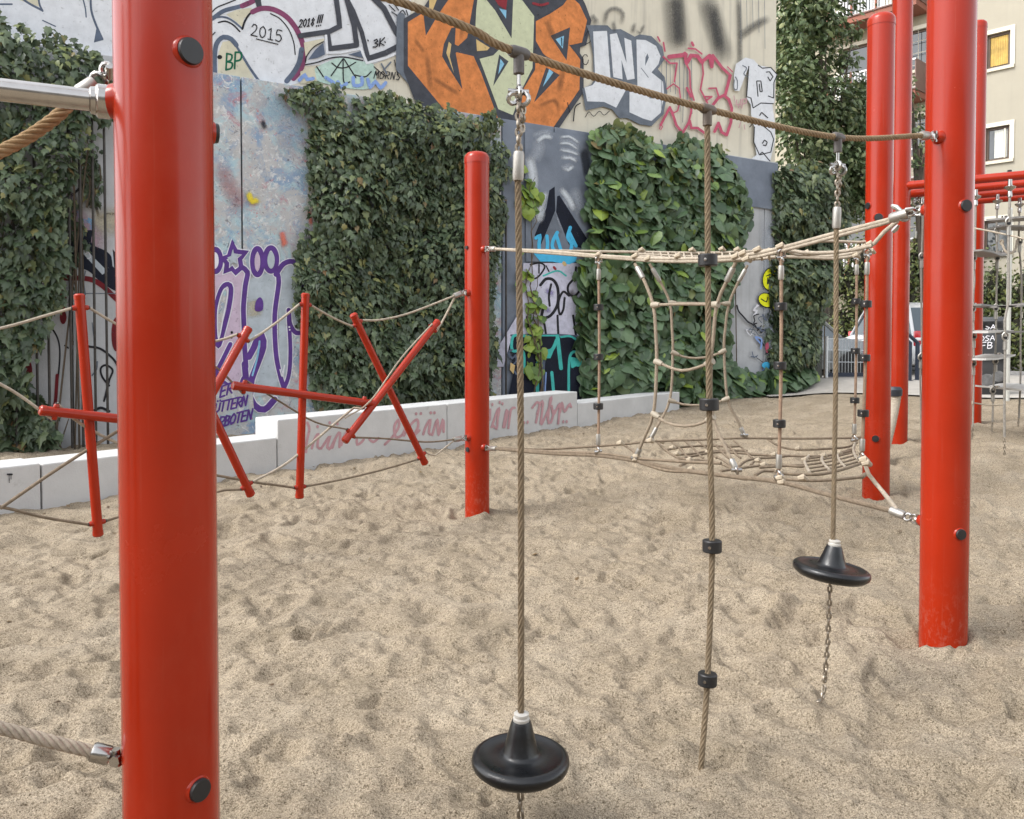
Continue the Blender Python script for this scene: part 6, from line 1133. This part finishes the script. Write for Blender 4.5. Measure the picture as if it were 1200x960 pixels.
# ------------------------------------------------------------------ overhead rails and hanging steps at the right
rails = [((1060, 218, 8.55), (1290, 197, 7.75), 'first'), ((1064, 227.5, 9.0), (1290, 206.5, 8.15), 'second'), ((1100, 232, 9.25), (1290, 216, 8.5), 'third'), ((1104, 238, 9.6), (1290, 223.5, 8.85), 'fourth')]
for (a, b, nm), lab in zip(rails, ('topmost red overhead tube running right from the tall rear post', 'second red overhead tube from the top', 'third red overhead tube from the top', 'lowest red overhead tube in view, above the hanging fittings')):
    A, B = at(*a), at(*b); rt = thing('overhead_rail', lab, 'rail', A, 'parallel red overhead tubes'); MB().bar(A, B, .045, 20).build('tube', RED, rt); MB().lathe([(.047, -.02), (.047, 0), (.03, .012), (0, .014)], A, A - B, 20).build('end_cap', RED, rt); MB().lathe([(.02, 0), (.02, .03), (0, .032)], at(a[0] + 123, a[1] - 11.5, (a[2] + b[2]) / 2 - .02) + Vector((0, 0, .03)), n=8).build('bolt', BLOCK, rt)
PLATE = mat('grey_rubber_plate', (.20, .19, .18), .55, var=.2, vscale=9)
def strand(label, px, d, ytop, ybot, kinks, eyes, chain_to, r=.0115, hub=True):
    pts = [at(x, y, d) for x, y in kinks]; root = thing('step_rope', label, 'rope', pts[-1], 'ropes of the hanging step bridge'); far_rope(pts, r, 'rope', root, mat('grey_steel_rope', (.26, .24, .21), .6, .2, var=.25, vscale=50), n=8)
    if hub: t = pts[0]; MB().lathe([(.012, -.09), (.02, -.085), (.02, -.04), (.014, -.03), (.045, -.006), (.05, .008), (.02, .022), (.018, .075)], t, n=16).build('hanger', STEEL, root)
    for (x, y) in eyes:
        c = at(x, y, d); mb = MB(); mb.tube([c + Vector((0, 0, .06)), c + Vector((-.024, 0, .03)), c + Vector((-.026, 0, 0)), c + Vector((0, 0, -.04)), c + Vector((.026, 0, 0)), c + Vector((.024, 0, .03))], .009, 7, closed=True); mb.tube([c + Vector((0, 0, -.035)), c + Vector((0, 0, -.11))], .019, 10); mb.build('eyelet', ALU, root); MB().lathe([(.014, -.012), (.014, .012)], c, (0, 1, 0), 10).build('eye_core', BLOCK, root)
    chain(root, [pts[-1], at(*chain_to, d)], .036, .024, .005)
def step(label, pts, d, w_, m=PLATE):
    P = [at(x, y, dd) for x, y, dd in pts]; c = P[len(P) // 2]; root = thing('rubber_step', label, 'step', c, 'steps of the hanging bridge'); sp = smooth_path(P, .04); mb = MB(); dr = (P[-1] - P[0]); dr.z = 0; dr.normalize(); sd_ = Vector((-dr.y, dr.x, 0))
    loft(mb, [[q - sd_ * w_ / 2 - Vector((0, 0, .009)), q - sd_ * w_ / 2 + Vector((0, 0, .009)), q + sd_ * w_ / 2 + Vector((0, 0, .009)), q + sd_ * w_ / 2 - Vector((0, 0, .009))] for q in sp]); mb.build('plate', m, root)
    for q in (sp[1], sp[-2]): MB().lathe([(.03, 0), (.03, .016), (.012, .02)], q + Vector((0, 0, .006)), n=12).build('washer', STEEL, root)
strand('front-left hanging step rope beside the large right post', 1142, 8.3, 230, 500, [(1143.5, 231), (1142.5, 290), (1141.5, 310), (1142, 330), (1140.5, 350), (1141, 400), (1141, 440), (1140, 500)], [(1141, 303), (1140, 363), (1141, 395), (1140.5, 427)], (1139, 515))
strand('second hanging step rope from the left, ending shortest', 1168, 8.9, 236, 495, [(1169, 236), (1168, 262), (1168, 285), (1169, 300), (1168, 330), (1167.5, 360), (1167, 400), (1166, 420), (1164, 460), (1163, 494)], [(1168.5, 272), (1168.5, 303), (1167, 362), (1166.5, 424), (1163.5, 459)], (1162, 507))
strand('thick front hanging step rope reaching lowest into the sand', 1182, 7.5, 220, 512, [(1183.5, 220), (1183, 246), (1182, 280), (1182, 330), (1181.5, 355), (1177.5, 375), (1178, 400), (1177, 470), (1177, 512)], [(1182, 262), (1178, 396)], (1177, 533), r=.013)
strand('rightmost hanging step rope behind the thick one', 1195, 9.0, 236, 490, [(1195, 240), (1194, 280), (1197, 330), (1196, 400), (1196, 440), (1194, 490)], [(1195, 284)], (1193, 500))
strand('single hanging rope between the two right-hand red posts', 1081, 8.9, 236, 505, [(1081, 240), (1081, 270), (1080, 297), (1079.5, 330), (1080, 380), (1080.5, 410), (1078.5, 440), (1079, 470), (1080, 508)], [(1080, 302), (1079, 420)], (1079.5, 514))
step('sagging grey step between the two left step ropes, the highest wavy one', [(1137, 294, 8.2), (1150, 296.5, 8.5), (1162, 300, 8.8), (1178, 295.5, 9.0)], 8.3, .22); step('dark grey flat step high at the right edge, upper one', [(1177, 256, 7.6), (1190, 258, 8.2), (1215, 257, 8.6)], 8, .30); step('dark grey flat step high at the right edge, lower one', [(1166, 266.5, 8.9), (1182, 267, 8.9), (1215, 268, 8.9)], 8.8, .30)
step('thin grey step crossing in front of the top of the litter bin', [(1138, 357.5, 8.3), (1160, 359.5, 8.5), (1183, 359, 8.0), (1215, 355, 8.6)], 8.4, .24); step('pale step at the scrawled letters of the litter bin', [(1136, 389.5, 8.2), (1150, 389, 8.4), (1167, 388, 8.8)], 8.4, .34, mat('pale_rubber_plate', (.46, .45, .43), .55, var=.15, vscale=9)); step('grey step continuing right of the thick hanging rope', [(1168, 391, 8.8), (1180, 389.5, 8.4), (1215, 388, 8.6)], 8.6, .30)
step('pale step below the hood of the litter bin', [(1136, 421, 8.2), (1152, 420, 8.5), (1172, 416, 8.9)], 8.5, .30, MATS['pale_rubber_plate']); step('lowest wide pale step at the right edge', [(1164, 454, 8.9), (1178, 455.5, 8.8), (1196, 452, 8.9), (1220, 452, 9.0)], 8.9, .55, MATS['pale_rubber_plate'])
def simple_rope(label, pts, r, m=ROPE2):
    root = thing('tie_rope', label, 'rope', pts[0]); far_rope(pts, r, 'rope', root, m); ring_ = MB(); ring(ring_, pts[0], (1, 0, 0), r * 1.8, r * .6); ring_.build('loop', ROPE2, root)
simple_rope('thin pale rope slanting right from behind the large post', [at(1130, 265.5, 8.0), at(1170, 273, 7.6), at(1230, 287, 7.2)], .010); simple_rope('low taut rope just above the sand between the step ropes', [at(1139, 472, 8.3), at(1160, 475, 8.4), at(1178, 474.5, 8.4)], .008)
simple_rope('short slack rope loop around the thick hanging rope', [at(1174, 284, 8.4), at(1178, 294, 8.2), at(1184, 297, 8.0), at(1190, 292, 8.2), at(1192, 282, 8.4)], .013)
tk = MB(); c = at(1079, 240, 9.0); ring(tk, c, (1, 0, 0), .04, .012); ring(tk, c + Vector((-.05, 0, .03)), (0, 1, .5), .035, .011); tk.bar(c + Vector((-.08, 0, .02)), c + Vector((.02, 0, .12)), .016); tk.bar(c + Vector((0, 0, .03)), c + Vector((.03, 0, .25)), .014); tk.bar(c + Vector((-.05, 0, .06)), c + Vector((.02, .0, .0)), .013); tg = thing('shackle_cluster', 'cluster of silver shackles under the rails between the two right red posts', 'fitting', c); tk.build('shackle', STEEL, tg)
# a few fallen leaves and bits lying on the sand
rg = random.Random(12); LFM = leaf_mat('fallen_leaf', [(0, (.05, .03, .015)), (.6, (.10, .06, .03)), (1, (.16, .11, .04))])
V_, F_ = leaf_tpl(SHP_OVAL, .3, .3); lme = bpy.data.meshes.new('fallen_leaf'); lme.from_pydata(V_.tolist(), [], F_.tolist()); lme.materials.append(LFM)
fl_ = MB()
for i in range(260):
    t = rg.random()
    if t < .55: p = LWP.pos(rg.uniform(-1, 9), 0, abs(rg.gauss(.1, .5)) + .05)
    elif t < .8: p = WALL.pos(rg.uniform(6, 11), 0, rg.uniform(.5, 1.6))
    else: p = Vector((rg.uniform(-3, 5), rg.uniform(2.2, 12), 0))
    p.z = gz(p.x, p.y) + .012; Mx = Matrix.Rotation(rg.uniform(0, 6.3), 3, 'Z') @ Matrix.Rotation(rg.gauss(0, .3), 3, 'X'); s_ = rg.uniform(.018, .045); fl_.add([p + Mx @ Vector(v) * s_ for v in V_], F_.tolist())
fo = stuff(fl_.build('leaf_litter', LFM)); fo['label'] = 'scattered dry leaves and bits lying on the sand'; fo['category'] = 'leaf litter'
